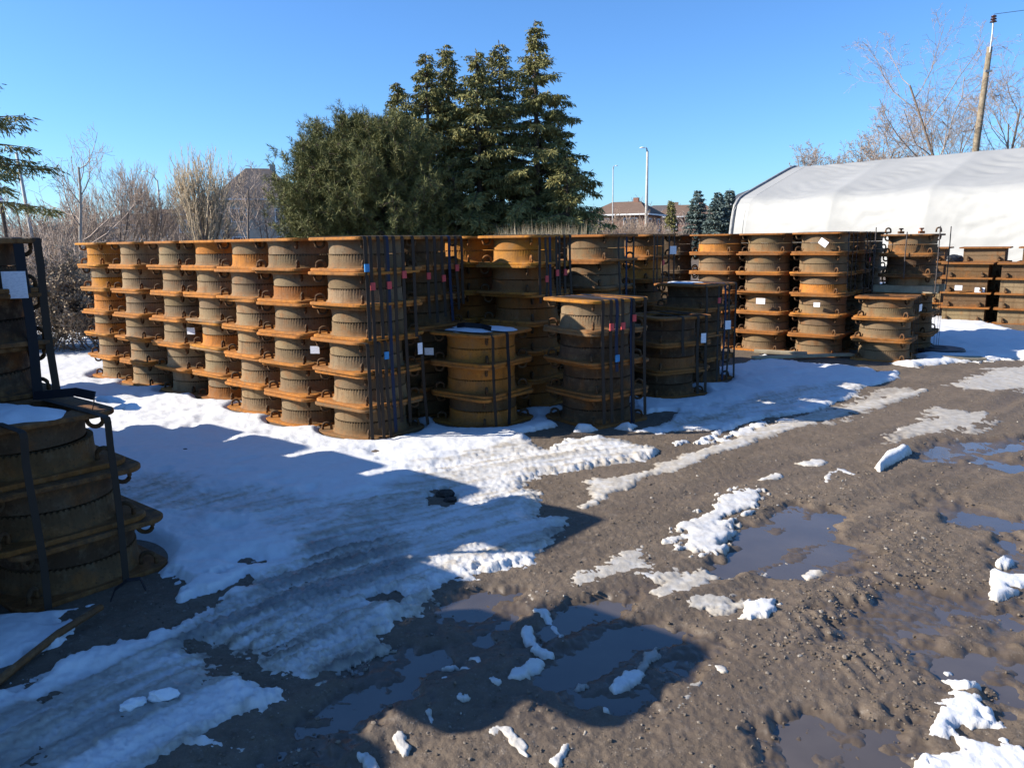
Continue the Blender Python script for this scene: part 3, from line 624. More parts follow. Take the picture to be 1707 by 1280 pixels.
# hidden rows behind, and the stacks standing outside the left edge whose shadows reach the yard
def tile(list_):
    Vs=[];Qs=[];n0=0
    def arr(me):
        v=np.empty(len(me.vertices)*3,np.float32); me.vertices.foreach_get('co',v); v=v.reshape(-1,3)
        f=[list(p.vertices) for p in me.polygons]; return v,np.array([q for q in f if len(q)==4]),np.array([q for q in f if len(q)==3]).reshape(-1,3)
    parts=[]
    for me,rz in [(FL,0),(RP,0)]+[(HD,45+90*k) for k in range(4)]:
        v,q,t=arr(me); a=R(rz); ca,sa=math.cos(a),math.sin(a)
        parts.append((np.c_[v[:,0]*ca-v[:,1]*sa,v[:,0]*sa+v[:,1]*ca,v[:,2]],q,t))
    v=np.concatenate([p[0] for p in parts]); off=np.cumsum([0]+[len(p[0]) for p in parts]); q=np.concatenate([p[1]+o for p,o in zip(parts,off)]); t=np.concatenate([p[2]+o for p,o in zip(parts,off) if len(p[2])])
    Ts=[]
    for x,y,yaw,nc in list_:
        for i in range(nc):
            z=(i//2)*T; u=v.copy(); qq,tt=q,t
            if i%2: u[:,2]=T-u[:,2]; u[:,1]*=-1
            a=yaw+R(random.uniform(-1.5,1.5)); ca,sa=math.cos(a),math.sin(a)
            u=np.c_[u[:,0]*ca-u[:,1]*sa+x,u[:,0]*sa+u[:,1]*ca+y,u[:,2]+z]
            Vs.append(u); Qs.append(qq+n0); Ts.append(tt+n0); n0+=len(u)
    return np_mesh('stacked_frames',np.concatenate(Vs),[np.concatenate(Qs),np.concatenate(Ts)])
ax,ay=-.80,.60; bx,by=.62,.783
hid=[]
for k in ('s6','s5','s4','s3','s2','s1'):
    x,y,yaw,_,_=STK[k]; hid.append((x+bx*.84,y+by*.84,Y0,12))
for k in ('r2','r1'):
    x,y,yaw,_,_=STK[k]; hid.append((x+bx*.84,y+by*.84,Y0,12))
hid+= [(2.58,12.45,Y0,12),(5.55,12.35,Y0,12),(-.02,9.0,Y0,12),(.5,9.5,Y0,12)]
o=link('stacked_frames',tile(hid),IRON,color=(.06,.038,.02,1)); tag(o,'rusty frames in the hidden rows behind the front stacks','manhole frame',kind='stuff')  # colour lowered to paint in the deep shade of the gaps between stacks
off=[(-3.70+ax*.86*k,4.70+ay*.86*k,Y0,12) for k in range(4)]+[(-2.78,2.70,Y0,12),(-3.95,2.05,Y0,12),(-3.75,3.33,Y0,12),(-4.3,4.0,Y0,12),(-6.52,8.55,Y0,12)]
o=link('stacked_frames',tile(off),IRON,color=(*GREY2,1)); tag(o,'rusty frames in the stacks just beyond the left edge','manhole frame',kind='stuff')

# ------------------------------------------------------------------ straps, tags
BROWN=(.040,.029,.022,1); BLUE=(.018,.026,.055,1); BLK=(.018,.018,.022,1); RED=(.55,.08,.08,1); BLU2=(.06,.25,.52,1)
def strap(key,t,ztop,zend,w=.035,col=BROWN,clip=None,cz=None,label='',lean=0.,topx=-.30,group=None,out=.012):
    x,y,yaw,nc,ph=STK[key]; X=W/2+out
    pts=[(topx,t,ztop+.006),(0,t,ztop+.007),(W/2-.02,t,ztop+.006),(W/2+.004,t,ztop+.001),(X,t,ztop-.02)]
    nseg=7; ph0=random.uniform(0,6)
    for k in range(1,nseg+1):
        f=k/nseg; z=ztop-.02-(ztop-.02-zend)*f
        pts.append((X+.010*f+.006*math.sin(ph0+4*f),t+lean*f+.006*math.sin(ph0*2+5*f),z))
    r=MB().ribbon(pts,(0,1,0),w,.003).build('strap',STRAPM,color=col); r.location=(x,y,0); r.rotation_euler=(0,0,yaw)
    tag(r,label,'strap',group or 'straps hanging down the stacks')
    if clip:
        f=(ztop-.02-cz)/max(.05,ztop-.02-zend)
        MB().box((X+.010*f+.006,t+lean*f,cz),(.010,w*1.35,.062)).build('clip',STRAPM,r,color=clip)
    return r
H6=6*T
cn={RED:' with red clip',BLU2:' with blue clip',None:''}
def straps(key,nm,specs,ztop,low=''):
    for i,sp in enumerate(specs):
        t,ze,clip,cz=sp[:4]; kw=sp[4] if len(sp)>4 else {}
        col={BROWN:'brown',BLUE:'blue',BLK:'black'}[kw.get('col',BROWN)]
        strap(key,t,ztop,ze,clip=clip,cz=cz,label=f'{col} strap{cn[clip]}, {ORD[i]} from left on {nm}',**kw)
straps('s7','the corner stack upper tiers',[(-.31,.86,BLU2,1.45),(-.255,.12,RED,1.30),(-.17,.86,None,0),(-.10,.86,None,0,dict(w=.022)),(-.075,.05,RED,1.30,dict(col=BLUE)),(.0,.12,None,0),(.10,.10,RED,1.38),(.22,.84,None,0)],H6)
straps('s7','the corner stack lower bundle',[(-.335,.0,None,0,dict(topx=.2)),(-.21,.0,None,0,dict(topx=.2)),(-.14,.02,BLU2,.72,dict(topx=.2)),(.27,-.0,None,0,dict(topx=.2,lean=.05))],3*T-.012)
straps('c2','the stack behind the corner stack',[(-.20,.95,RED,1.34),(-.10,.9,None,0),(.0,.95,RED,1.31),(.10,.9,None,0,dict(col=BLUE)),(.19,1.0,RED,1.40),(.27,1.05,None,0)],H6)
straps('c4','the orange topped tall stack',[(-.25,1.05,None,0),(-.15,1.10,RED,1.28),(-.08,1.10,None,0,dict(col=BLUE)),(.03,1.10,RED,1.33),(.08,1.06,None,0),(.17,1.12,RED,1.33),(.27,1.05,None,0)],H6)
straps('c5','the tall stack behind the sunlit short stack',[(-.10,.9,None,0),(.06,.9,None,0,dict(col=BLUE)),(.22,.95,None,0)],H6)
straps('c6','the tall stack beside the white tag',[(-.28,1.0,None,0),(-.2,1.0,None,0),(-.05,1.0,RED,1.35),(.12,1.0,None,0),(.26,.9,None,0)],H6)
straps('low2','the short strapped stack',[(-.26,.05,None,0),(-.165,.05,RED,.90),(-.10,.50,BLU2,.62,dict(col=BLUE)),(-.03,.05,RED,.90),(.09,.0,None,0,dict(w=.045,col=BLUE)),(.10,.02,RED,.96,dict(w=.03,out=.02)),(.25,.06,None,0)],4*T)
straps('low3','the lowest dark stack',[(-.06,.45,None,0),(.14,.03,None,0),(.25,.03,None,0)],3*T)
straps('low4','the shaded stack behind the lowest',[(-.30,.02,None,0),(-.06,.02,RED,.95),(.06,.02,None,0,dict(col=BLUE)),(.14,.02,None,0),(.28,.02,None,0)],4*T)
straps('low1','the low ochre stack',[(-.28,.04,None,0),(-.08,.02,None,0,dict(w=.04,col=BLK))],3*T)
straps('r3','the third column of the right block',[(-.22,.95,None,0,dict(col=BLK)),(.0,.9,None,0),(.2,.9,None,0,dict(col=BLK))],H6)
straps('r5','the dark stack behind the third column',[(-.2,.8,None,0,dict(col=BLK)),(0.,.85,RED,1.3),(.22,.8,None,0,dict(col=BLK))],H6)
straps('r4','the low sunlit end stack',[(-.22,.02,None,0,dict(w=.016)),(-.12,.02,None,0,dict(w=.016)),(-.02,.02,None,0,dict(w=.016)),(.10,.05,None,0,dict(w=.016))],3*T)
straps('t1','the stack under the timbers',[(-.1,.02,None,0,dict(w=.014)),(.1,.02,None,0,dict(w=.014)),(.26,.04,None,0,dict(w=.014))],3*T)
straps('n1','the nearest low stack',[(-.26,.02,None,0,dict(w=.032,topx=-.34)),(.10,.02,None,0,dict(w=.032,topx=-.34))],3*T)
straps('n2','the tall shaded stack',[(-.30,.85,None,0,dict(w=.05)),(-.05,.86,BLU2,1.30,dict(w=.05)),(.21,.80,None,0,dict(w=.05,col=BLK)),(.30,.86,None,0,dict(w=.04))],H6)
# a black cable hanging between the corner stack and its left neighbour
b=MB(); x,y,_,_,_=STK['s6']; 
b.tube([(x+.44,y-.30,.85),(x+.47,y-.33,.80),(x+.475,y-.335,.55),(x+.47,y-.33,.25),(x+.48,y-.335,.02)],.012,8); o=b.build('cable',BLACK,smooth=True); tag(o,'black cable hanging beside the corner stack','cable')
def paper(px,py,pz,yaw,w,h,label,tilt=0.):
    b=MB(); b.box((0,0,0),(w,.004,h)); o=b.build('paper_tag',PAPER); o.location=(px,py,pz); o.rotation_euler=(0,tilt,yaw)
    tag(o,label,'paper tag','paper tags on the stacks'); return o
def on(key,u,v,z,face='front'):
    x,y,yaw,_,_=STK[key]; ca,sa=math.cos(yaw),math.sin(yaw); return (x+u*ca-v*sa,y+u*sa+v*ca,z)
FR=Y0; RT_=Y0+PI/2
paper(*on('s7',-.36,-.30,.73),R(-10),.085,.065,'white paper tag left of the corner stack')
paper(*on('s7',.40,.24,.735),RT_,.055,.10,'white tag tucked behind a strap, corner stack')
paper(*on('low1',-.34,-.34,.66),R(-8),.085,.065,'white paper tag at the low ochre stack')
paper(*on('s4',-.40,-.28,.72),R(-15),.10,.075,'pinkish paper tag on the third stack left of corner')
paper(*on('c3',-.18,-.42,1.56),R(-8),.09,.075,'white tag on the bright orange frame below the top')
paper(*on('c3',-.34,-.40,1.56),R(-8),.10,.07,'grey tag half behind straps near the orange frame')
paper(*on('c6',.40,.18,1.50),R(20),.10,.10,'pale blue tag hanging on the mid-yard tall stack')
paper(*on('low3',.395,.20,.62),R(20),.06,.10,'white tag between straps of the lowest dark stack')
paper(*on('low4',.395,.10,.66),R(25),.10,.10,'white tag behind straps of the shaded stack')
paper(*on('r3',.10,-.40,1.56),Y0,.12,.085,'white tag tilted on the top frame, third column',R(35))
paper(*on('r2',.06,-.40,.74),Y0,.13,.08,'bright white tag in the shade, second column')
paper(*on('r3',.06,-.40,.72),Y0,.085,.06,'faded lilac tag on the third column')
paper(*on('r4',.395,.05,.70),RT_,.16,.09,'crumpled pale tag behind straps of the end stack')
paper(*on('n2',.395,-.10,1.47),R(10),.085,.135,'bluish paper left of the strap, tall shaded stack')
paper(*on('n2',.40,.16,1.46),R(10),.115,.14,'bluish paper right of the strap, tall shaded stack')

# snow and odds on the tops
def cap(key,z,spec,label,grp='snow caps on the stacks'):
    x,y,yaw,_,_=STK[key]
    n=40; V=[];Tn=[]
    cu,cv,ru,rv,h=spec; rings=6
    for j in range(rings+1):
        f=j/rings
        for k in range(n):
            a=2*PI*k/n; w=1+.16*math.sin(2*a+1)+.10*math.sin(3*a+cu*9)+.07*math.sin(7*a+cv*5)
            V.append((cu+ru*w*f*math.cos(a),cv+rv*w*f*math.sin(a),z+.001+h*(1-f**3)+.006*math.sin(5*a+7*f)*(f<1)*f))
    Q=[(j*n+k,j*n+(k+1)%n,(j+1)*n+(k+1)%n,(j+1)*n+k) for j in range(rings) for k in range(n)]
    me=np_mesh('snow_cap',V,np.array(Q)[n*0:],True); o=link('snow_patch',me,SNOWCAP); o.location=(x,y,0); o.rotation_euler=(0,0,yaw); tag(o,label,'snow',grp); return o
cap('low1',3*T,(-.02,.0,.29,.30,.025),'snow lying on top of the low ochre stack')
cap('n1',3*T,(-.10,-.14,.26,.20,.03),'large snow patch on top of the nearest stack')
cap('n1',3*T,(.23,.27,.07,.06,.02),'small ice patch on the corner of the nearest stack')
cap('n1',3*T,(-.05,.30,.12,.05,.02),'thin snow strip at the back of the nearest stack')
cap('low4',4*T,(-.1,-.05,.20,.16,.012),'thin snow on top of the shaded stack')
for key,pts,lab in(('low1',[(-.2,-.1,0),(-.05,-.16,.02),(.1,-.1,.01),(.25,-.15,0)],'black strap end lying on the snowy low stack'),('n1',[(-.34,.05,0),(-.1,.16,.03),(.1,.17,.03),(.24,.10,.01)],'dark strap coil lying on the nearest stack')):
    x,y,yaw,nc,_=STK[key]; r=MB().ribbon([(a,b,nc//2*T+.035+c) for a,b,c in pts],(0,.3,1),.045,.004).build('strap_end',STRAPM,color=BLK); r.location=(x,y,0); r.rotation_euler=(0,0,yaw); tag(r,lab,'strap')

# things on the ground
b=MB(); b.tube([(-1.98,2.50,.03),(-1.95,2.78,.045),(-1.93,3.0,.05),(-1.86,3.22,.06)],[.018,.017,.017,.015],7); o=b.build('steel_bar',IRON,color=(.10,.05,.025,1)); tag(o,'rusty bar lying in the snow by the nearest stack','bar')
r=MB().ribbon([(-1.86,3.30,.05),(-1.84,3.31,.10),(-1.79,3.33,.135),(-1.745,3.36,.13),(-1.73,3.37,.07)],(.4,-.9,0),.035,.004).build('strap_end',STRAPM,color=BLK); tag(r,'looped black strap end sticking out of the mud','strap')
def lumpy(name,mat,c,rx,ry,rz,label,cat,seed,color=None):
    bm=bmesh.new(); bmesh.ops.create_icosphere(bm,subdivisions=3,radius=1); rr=random.Random(seed); o_=rr.uniform(0,50)
    for v in bm.verts:
        p=v.co; k=1+.35*float(fbm(np.array([p.x*1.7+o_+p.z]),np.array([p.y*1.7-p.z*1.3]),4)[0]); v.co=Vector((p.x*rx,p.y*ry,p.z*rz))*k
    me=bpy.data.meshes.new(name); bm.to_mesh(me); bm.free(); o=link(name,me,mat,color=color); o.location=c; tag(o,label,cat); return o
for k,(x,y,sz,lab) in enumerate(((-1.37,2.50,.030,'smaller white snow block on the dirty ice, left one'),(-1.285,2.55,.036,'larger white snow block on the dirty ice, right one'))):
    o=lumpy('snow_block',SNOWCAP,(x,y,.04),sz*1.5,sz*.8,sz*.7,lab,'snow block',20+k); tag(o,group='snow blocks on the ice'); o.rotation_euler=(0,0,.7-.5*k)
CLOD=mk_plain('dark_clod',(.030,.024,.020),.8,.5,40.,.4,.8)
lumpy('mud_clod',CLOD,(-.45,4.83,.022),.060,.045,.032,'dark clod of mud lying on the snow','clod',3)
lumpy('mud_clod',CLOD,(-.41,4.72,.02),.04,.03,.02,'smaller clod just in front of the dark clod','clod',5)
lumpy('mud_clod',CLOD,(-2.62,5.95,.035),.035,.03,.02,'tiny dark clod alone on the smooth snow','clod',6)
b=MB(); b.lathe([(0,.03),(.30,.032),(.33,.026),(.345,.006),(.345,0)],48); b.lathe([(.10,.032),(.11,.04),(.13,.04),(.14,.032)],36)
o=b.build('round_cover',BLACK,smooth=False); o.location=(6.02,10.75,.045); tag(o,'round black cover lying flat on the snow','cover')
def plank(x,y,z,L,w,a,label):
    b=MB(); b.box((0,0,.015),(L,w,.028)); o=b.build('plank',TIMBER); o.location=(x,y,z); o.rotation_euler=(R(2),R(1),a); tag(o,label,'plank','planks by the right block'); return o
plank(3.95,10.28,.045,1.5,.10,R(12),'grey plank lying across the snow before the right block')
plank(5.95,10.0,.03,.5,.16,R(-5),'short board in the mud beside the end stack')
plank(3.75,10.62,.05,.7,.14,R(-20),'pale board under the third column\'s left corner')

# ------------------------------------------------------------------ rectangular frames, far right
def rect_parts():
    b=MB(); t=.03
    w=.84; 
    b.box((0,0,t/2),(w,w,t)); fl=b.mesh('flange'); fl.materials.append(IRON)
    b=MB(); h=.243; k=.33; th=.03
    for s in(-1,1):
        b.box((0,s*k,t+h/2-.001),(2*k+th,th,h)); b.box((s*k,0,t+h/2-.001),(th,2*k-th-.004,h))
    for s in(-1,1): b.box((0,s*(k+.018),t+h*.5),(2*k+.03,.012,.014))
    bd=b.mesh('body'); bd.materials.append(IRON)
    b=MB(); b.tube([(.27,-.36,.045),(.27,-.40,.06),(.255,-.40,.11),(.24,-.36,.12)],.016,6); b.box((.255,-.36,.07),(.05,.02,.05)); lg=b.mesh('lug'); lg.materials.append(IRON)
    return fl,bd,lg
RF,RB,RL=rect_parts()
def rect(x,y,z,yaw,c,label):
    r=empty('square_frame',(x,y,z),yaw,label,'square frame','square frames stacked before the tent')
    link('flange',RF,None,r,color=jit(OCH2)); link('body',RB,None,r,color=jit(c))
    link('lug',RL,None,r,color=jit(DKR)); link('lug',RL,None,r,loc=(-.51,0,0),color=jit(DKR))
cols=[(8.72,14.75,4,'the near square-frame column left of the gap'),(9.42,14.18,4,'the near square-frame column at the photo edge'),(8.55,15.95,5,'the back square-frame column farthest left'),(9.35,15.30,5,'the back square-frame column beside the edge'),(10.12,14.70,5,'the back square-frame column farthest right')]
for x,y,n,ph in cols:
    for i in range(n): rect(x,y,i*.273,R(-36)+R(random.uniform(-1.2,1.2)),random.choice((GREY,DUST,GREY2)),f'brown square frame, {ORD[i]} from the ground in {ph}')
    b=MB(); b.box((0,0,.013),(.84,.84,.026)); o=b.build('flat_cover',IRON,color=jit(OCH2)); o.location=(x,y,n*.273+.001); o.rotation_euler=(0,0,R(-36)); tag(o,f'flat rusty cover plate on {ph}','cover')
paper(8.36,14.42,.66,R(-30),.12,.09,'white tag left of the near square-frame column')
paper(8.70,14.32,.62,R(-36),.16,.09,'white tag on the face of a square frame')
paper(9.02,14.08,.64,R(-30),.10,.12,'white tag in the gap between square-frame columns')
lumpy('strap_heap',BLACK,(8.55,14.95,1.18),.16,.10,.08,'heap of black strapping on the square frames','strap',9)

# ------------------------------------------------------------------ tent
def build_tent():
    root=empty('fabric_tent',(13.4,44,0),0,'long white fabric storage tent behind the stacks','tent')
    u=np.array([.647,-.763]); nv=np.array([.763,.647]); bay=4.72; nb=5
    half=6.1
    # cross section (offset inwards, height): wall leaning slightly, knuckle, roof to ridge, other side
    sec=[(-.55,0),(-.42,1.2),(-.24,2.5),(-.02,3.4),(.18,3.68),(.50,3.88),(1.6,4.28),(3.4,4.92),(5.2,5.55),(6.0,5.80),(6.1,5.80)]
    def secp(f):
        L=[0]
        for i in range(1,len(sec)): L.append(L[-1]+math.hypot(sec[i][0]-sec[i-1][0],sec[i][1]-sec[i-1][1]))
        d=f*L[-1]
        for i in range(1,len(sec)):
            if d<=L[i]+1e-9:
                k=(d-L[i-1])/(L[i]-L[i-1]); return (sec[i-1][0]+k*(sec[i][0]-sec[i-1][0]),sec[i-1][1]+k*(sec[i][1]-sec[i-1][1]))
        return sec[-1]
    nf,ns=64,30
    S=np.arange(nb*ns+1)/ns; 
    fr=np.linspace(0,1,nf+1); P=np.array([secp(f) for f in fr])
    dn=np.gradient(P,axis=0); nrm=np.stack([-dn[:,1],dn[:,0]],1); nrm/=np.linalg.norm(nrm,axis=1)[:,None]
    V=np.zeros((2,nf+1,len(S),3))
    SS,FF=np.meshgrid(S,fr); ph=SS-np.floor(SS)
    sag=.13*(1-np.abs(2*ph-1)**2.2)*np.sin(PI*np.clip(FF*.97+.02,0,1))**.5
    # drape folds running from the arches
    ed=np.sin(PI*ph)**.5
    # long shallow creases that fan out from the arches, and horizontal drags on the wall
    cr=1-np.abs(fbm(SS*.9+5,FF*20+1.5*np.sin(PI*ph),3,.5))*2.2
    wall=sst(.50,.40,FF) if False else (1-sst(.40,.50,FF))
    wx=np.clip(cr,0,1)**2*.06*wall+.015*fbm(SS*.7,FF*5,3)
    fan=1-np.abs(((FF*15+SS*4.5+1.2*fbm(SS*.9,FF*2.5,2))%1)-.5)*2
    wx=wx+(1-wall)*.07*sst(.45,1.,fan)*np.clip(fbm(SS*1.2+9,FF*2.4,2)+.30,0,1)
    wx=wx*ed
    d=sag+wx
    inn=P[:,0][:,None]+nrm[:,0][:,None]*-d*1.0; hh=P[:,1][:,None]+nrm[:,1][:,None]*-d
    for side in(0,1):
        o=inn if side==0 else 2*half-inn
        V[side,:,:,0]=u[0]*SS*bay+nv[0]*o; V[side,:,:,1]=u[1]*SS*bay+nv[1]*o; V[side,:,:,2]=hh
    F=[]
    ncol=len(S)
    i,j=np.meshgrid(np.arange(nf),np.arange(ncol-1),indexing='ij'); a=(i*ncol+j).ravel()
    Q=np.stack([a,a+1,a+1+ncol,a+ncol],1); off=(nf+1)*ncol
    me=np_mesh('cover',V.reshape(-1,3),[Q,Q[:,::-1]+off],True)
    link('cover',me,FABRIC,root)
    # arches: steel ribs just inside the fabric, and the bare end arch
    for k in range(nb+1):
        pts=[]
        for f in np.linspace(0,1,20): p=secp(f); pts.append((*(u*k*bay+nv*(p[0]+.34)),p[1]-.30))
        for f in np.linspace(1,0,20)[1:]: p=secp(f); pts.append((*(u*k*bay+nv*(2*half-p[0]-.34)),p[1]-.30))
        MB().tube(pts,.06,6).build('arch',STEEL,root,smooth=True)
    pts=[];pts2=[]
    for f in np.linspace(0,1,24): p=secp(f); pts.append((*(-u*.55+nv*(p[0]+.05)),p[1]-.0)); pts2.append((*(-u*.9+nv*(p[0]+.02)),p[1]+.02))
    for f in np.linspace(1,0,24)[1:]: p=secp(f); pts.append((*(-u*.55+nv*(2*half-p[0]-.05)),p[1])); pts2.append((*(-u*.9+nv*(2*half-p[0]-.02)),p[1]+.02))
    MB().tube(pts2,.10,6).build('end_truss',mk_plain('dark_grey_steel',(.20,.20,.20),.6,.3,5.),root)
    b=MB(); b.ribbon(pts,(u[0],u[1],0),1.05,.03); b.build('edge_skirt',FABRIC,root)
    # gable sheet
    g=[(*(-u*.2+nv*p[0]),p[1]-.08) for p in [secp(f) for f in np.linspace(0,1,20)]]+[(*(-u*.2+nv*(2*half-p[0])),p[1]-.08) for p in [secp(f) for f in np.linspace(1,0,20)[1:]]]
    n=len(g); V2=g+[(*(-u*.2+nv*half),1.5)]
    link('gable',np_mesh('gable',V2,[[i,(i+1)%n,n] for i in range(n)]),FABRIC,root)
build_tent()

# ------------------------------------------------------------------ houses
BR1=mk_brick('red_brick',(.30,.13,.085),(.24,.10,.065),(.30,.26,.22)); BR2=mk_brick('tan_brick',(.36,.24,.16),(.30,.19,.13),(.36,.32,.27)); STUC=mk_plain('beige_stucco',(.42,.37,.30),.85,.1,2.)
ROOF1=mk_shingle('brown_shingles',(.13,.085,.06),(.20,.135,.10)); ROOF2=mk_shingle('grey_shingles',(.095,.08,.075),(.15,.13,.12)); ROOF3=mk_shingle('dark_slate_shingles',(.045,.05,.06),(.08,.085,.095))
def house(x,y,w,d,h,rh,yaw,wall,roof,label,hip=.45,wins=2,gable=False,gmat=None):
    r=empty('brick_house' if wall is not STUC else 'stucco_house',(x,y,0),yaw,label,'house','houses beyond the yard')
    b=MB(); b.box((0,0,h/2),(w,d,h)); b.build('wall',wall,r)
    ov=.45; a,c=w/2+ov,d/2+ov
    if gable:
        V=[(-a,-c,h+.01),(a,-c,h+.01),(a,c,h+.01),(-a,c,h+.01),(0,-c,h+rh),(0,c,h+rh)]
        MB().add(V,[[0,4,5,3],[1,2,5,4],[0,3,2,1]]) 
        m=MB(); m.add(V,[[0,4,5,3],[1,2,5,4],[0,3,2,1]],[[2,3,5]]); ro=m.build('roof',roof,r)
        m=MB(); m.add([(-a,-c-.03,h+.01),(a,-c-.03,h+.01),(0,-c-.03,h+rh-.05)],[],[[0,1,2]]); m.build('gable',gmat or WHITEP,ro)
    else:
        k=a*hip
        V=[(-a,-c,h),(a,-c,h),(a,c,h),(-a,c,h),(-k,0,h+rh),(k,0,h+rh)]
        m=MB(); m.add(V,[[0,1,5,4],[2,3,4,5],[0,3,2,1]],[[1,2,5],[3,0,4]]); ro=m.build('roof',roof,r)
    b=MB()
    for s in(-1,1): b.box((0,s*(c+.04),h-.06),(2*a+.16,.08,.16)); b.box((s*(a+.04),0,h-.06),(.08,2*c,.16))
    b.build('gutter',WHITEP,r)
    if hip<.8 and not gable: MB().box((w*.18,0,h+rh-.1),(.6,.5,1.0)).build('chimney',wall,ro)
    for i in range(wins):
        u=-w/2+w*(i+.5)/wins
        for zz in ((h*.72,) if h<4 else (h*.28,h*.74)):
            f=MB(); ww,hw=1.5,1.3
            for s in(-1,1): f.box((u+s*ww/2,-d/2-.03,zz),(.09,.08,hw+.09)); f.box((u,-d/2-.03,zz+s*hw/2),(ww-.1,.08,.09))
            f.box((u,-d/2-.03,zz),(.06,.07,hw-.1)); fo=f.build('window',WHITEP,r)
            MB().box((u,-d/2-.012,zz),(ww-.02,.03,hw-.02)).build('pane',GLASS,fo)
            sgn=1
            g=MB(); 
        for zz in ((h*.72,) if h<4 else (h*.74,)):
            for s in(-1,1):
                v=-d/2+d*(i+.5)/wins; f=MB()
                for q in(-1,1): f.box((s*(w/2+.03),v+q*.6,zz),(.08,.09,1.3)); f.box((s*(w/2+.03),v,zz+q*.62),(.08,1.1,.09))
                fo=f.build('window',WHITEP,r); MB().box((s*(w/2+.012),v,zz),(.03,1.18,1.2)).build('pane',GLASS,fo)
    MB().box((w*.32,-d/2-.02,1.05),(.95,.06,2.1)).build('door',mk_plain('house_door_paint',(.10,.06,.05),.5,.1) if 'house_door_paint' not in bpy.data.materials else bpy.data.materials['house_door_paint'],r)
    return r
CP,SP=math.cos(math.atan(239/1282)),math.sin(math.atan(239/1282)); CR,SR=math.cos(R(.85)),math.sin(R(.85))
def sight(px,py,d):
    """surveyed direction (photo column, row) -> world x and height at depth d"""
    a,b=px-853.5,640-py; a,b=a*CR+b*SR,-a*SR+b*CR
    vy=1282*CP+b*SP; vz=-1282*SP+b*CP; return a/vy*d,1.65+vz/vy*d
def at(px,d,py=392): return sight(px,py,d)[0]
def zat(px,py,d): return sight(px,py,d)[1]
house(at(382,92),92,11,10,5.0,2.2,R(12),BR2,ROOF2,'tan brick house behind the bare willow',wins=3)
house(at(432,84),85,8.6,9,6.2,3.4,R(18),STUC,ROOF2,'beige house with a tall grey roof beside the pine',hip=.25)
house(at(310,100),100,12,9,4.2,2.0,R(5),STUC,ROOF1,'low beige house with a brown roof left of the willow',wins=3)
house(at(232,120),121,11,9,4.4,2.2,R(0),BR2,ROOF2,'distant tan house behind the street lamp',wins=2)
house(at(1048,88),90,6.4,8,4.3,1.5,R(-24),BR1,ROOF1,'red brick house behind the tall light pole',wins=2)
house(at(1110,118),118,8,9,4.8,1.7,R(-10),BR2,ROOF2,'far tan house right of the red brick house',wins=2)
house(at(1150,112),113,9,9,4.6,1.7,R(-15),BR1,ROOF1,'far red brick house left of the blue spruces',wins=2)
house(at(1236,110),110,5.2,9,5.6,2.2,R(-8),BR1,ROOF3,'brick house with a white gable beside the tent',gable=True,wins=1)

# ------------------------------------------------------------------ poles, sign, car
def lamp(px,d,htop,arm,label,r0=.11,group='street lamps beyond the yard'):
    x=at(px,d); o=empty('street_lamp',(x,d,0),0,label,'street lamp',group)
    MB().tube([(0,0,0),(0,0,htop*.5),(0,0,htop)],[r0,r0*.85,r0*.62],10).build('pole',CONC,o,smooth=True)
    MB().tube([(0,0,htop-.15),(arm*.35,0,htop+.10+abs(arm)*.35),(arm*.75,0,htop+.1+abs(arm)*.62),(arm,0,htop+.1+abs(arm)*.66)],[.05,.042,.036,.03],7).build('arm',STEEL,o,smooth=True)
    b=MB(); b.lathe([(0,.10),(.10,.09),(.20,.03),(.22,-.03),(.12,-.06),(0,-.07)],16); h=b.build('lamp_head',WHITEP,o,smooth=True); h.location=(arm+.18*(1 if arm>0 else -1),0,htop+.1+abs(arm)*.66); h.scale=(.75,.45,.5)
    return o
lamp(1077,48,zat(1080,252,48),-.14,'thick pale light pole rising before the red brick house',.105)
lamp(1021,78,zat(1025,280,78),.14,'thin distant light pole left of the thick one',.07)
lamp(271,70,zat(272,300,70),-.95,'grey street lamp with a curved arm, left of the willow',.10)
b=MB(); x=at(58,32); b.tube([(x,32,0),(x-.12,32,2.0),(x-.32,32,5.4)],[.085,.075,.055],9); o=b.build('leaning_pole',CONC,smooth=True); tag(o,'pale leaning pole under the spruce branches at left','pole')
o=empty('sign_post',(at(11,26),26,0),0,'dark post with a purple and white sign at the left edge','sign post')
MB().tube([(0,0,0),(-.02,0,2.2),(-.08,0,3.9)],.06,8).build('post',DARKBARK,o)
MB().box((-.10,-.09,3.45),(.34,.03,.62)).build('sign_plate',WHITEP,o)
pm=mk_plain('purple_sign_paint',(.13,.09,.36),.5,.1)
b=MB(); b.box((-.10,-.112,3.66),(.30,.012,.13)); b.box((-.10,-.112,3.22),(.30,.012,.06))
for k in range(12):
    a=2*PI*k/12
    b.box((-.10+.085*math.cos(a),-.112,3.44+.085*math.sin(a)),(.05,.012,.045))
b.build('sign_mark',pm,o)
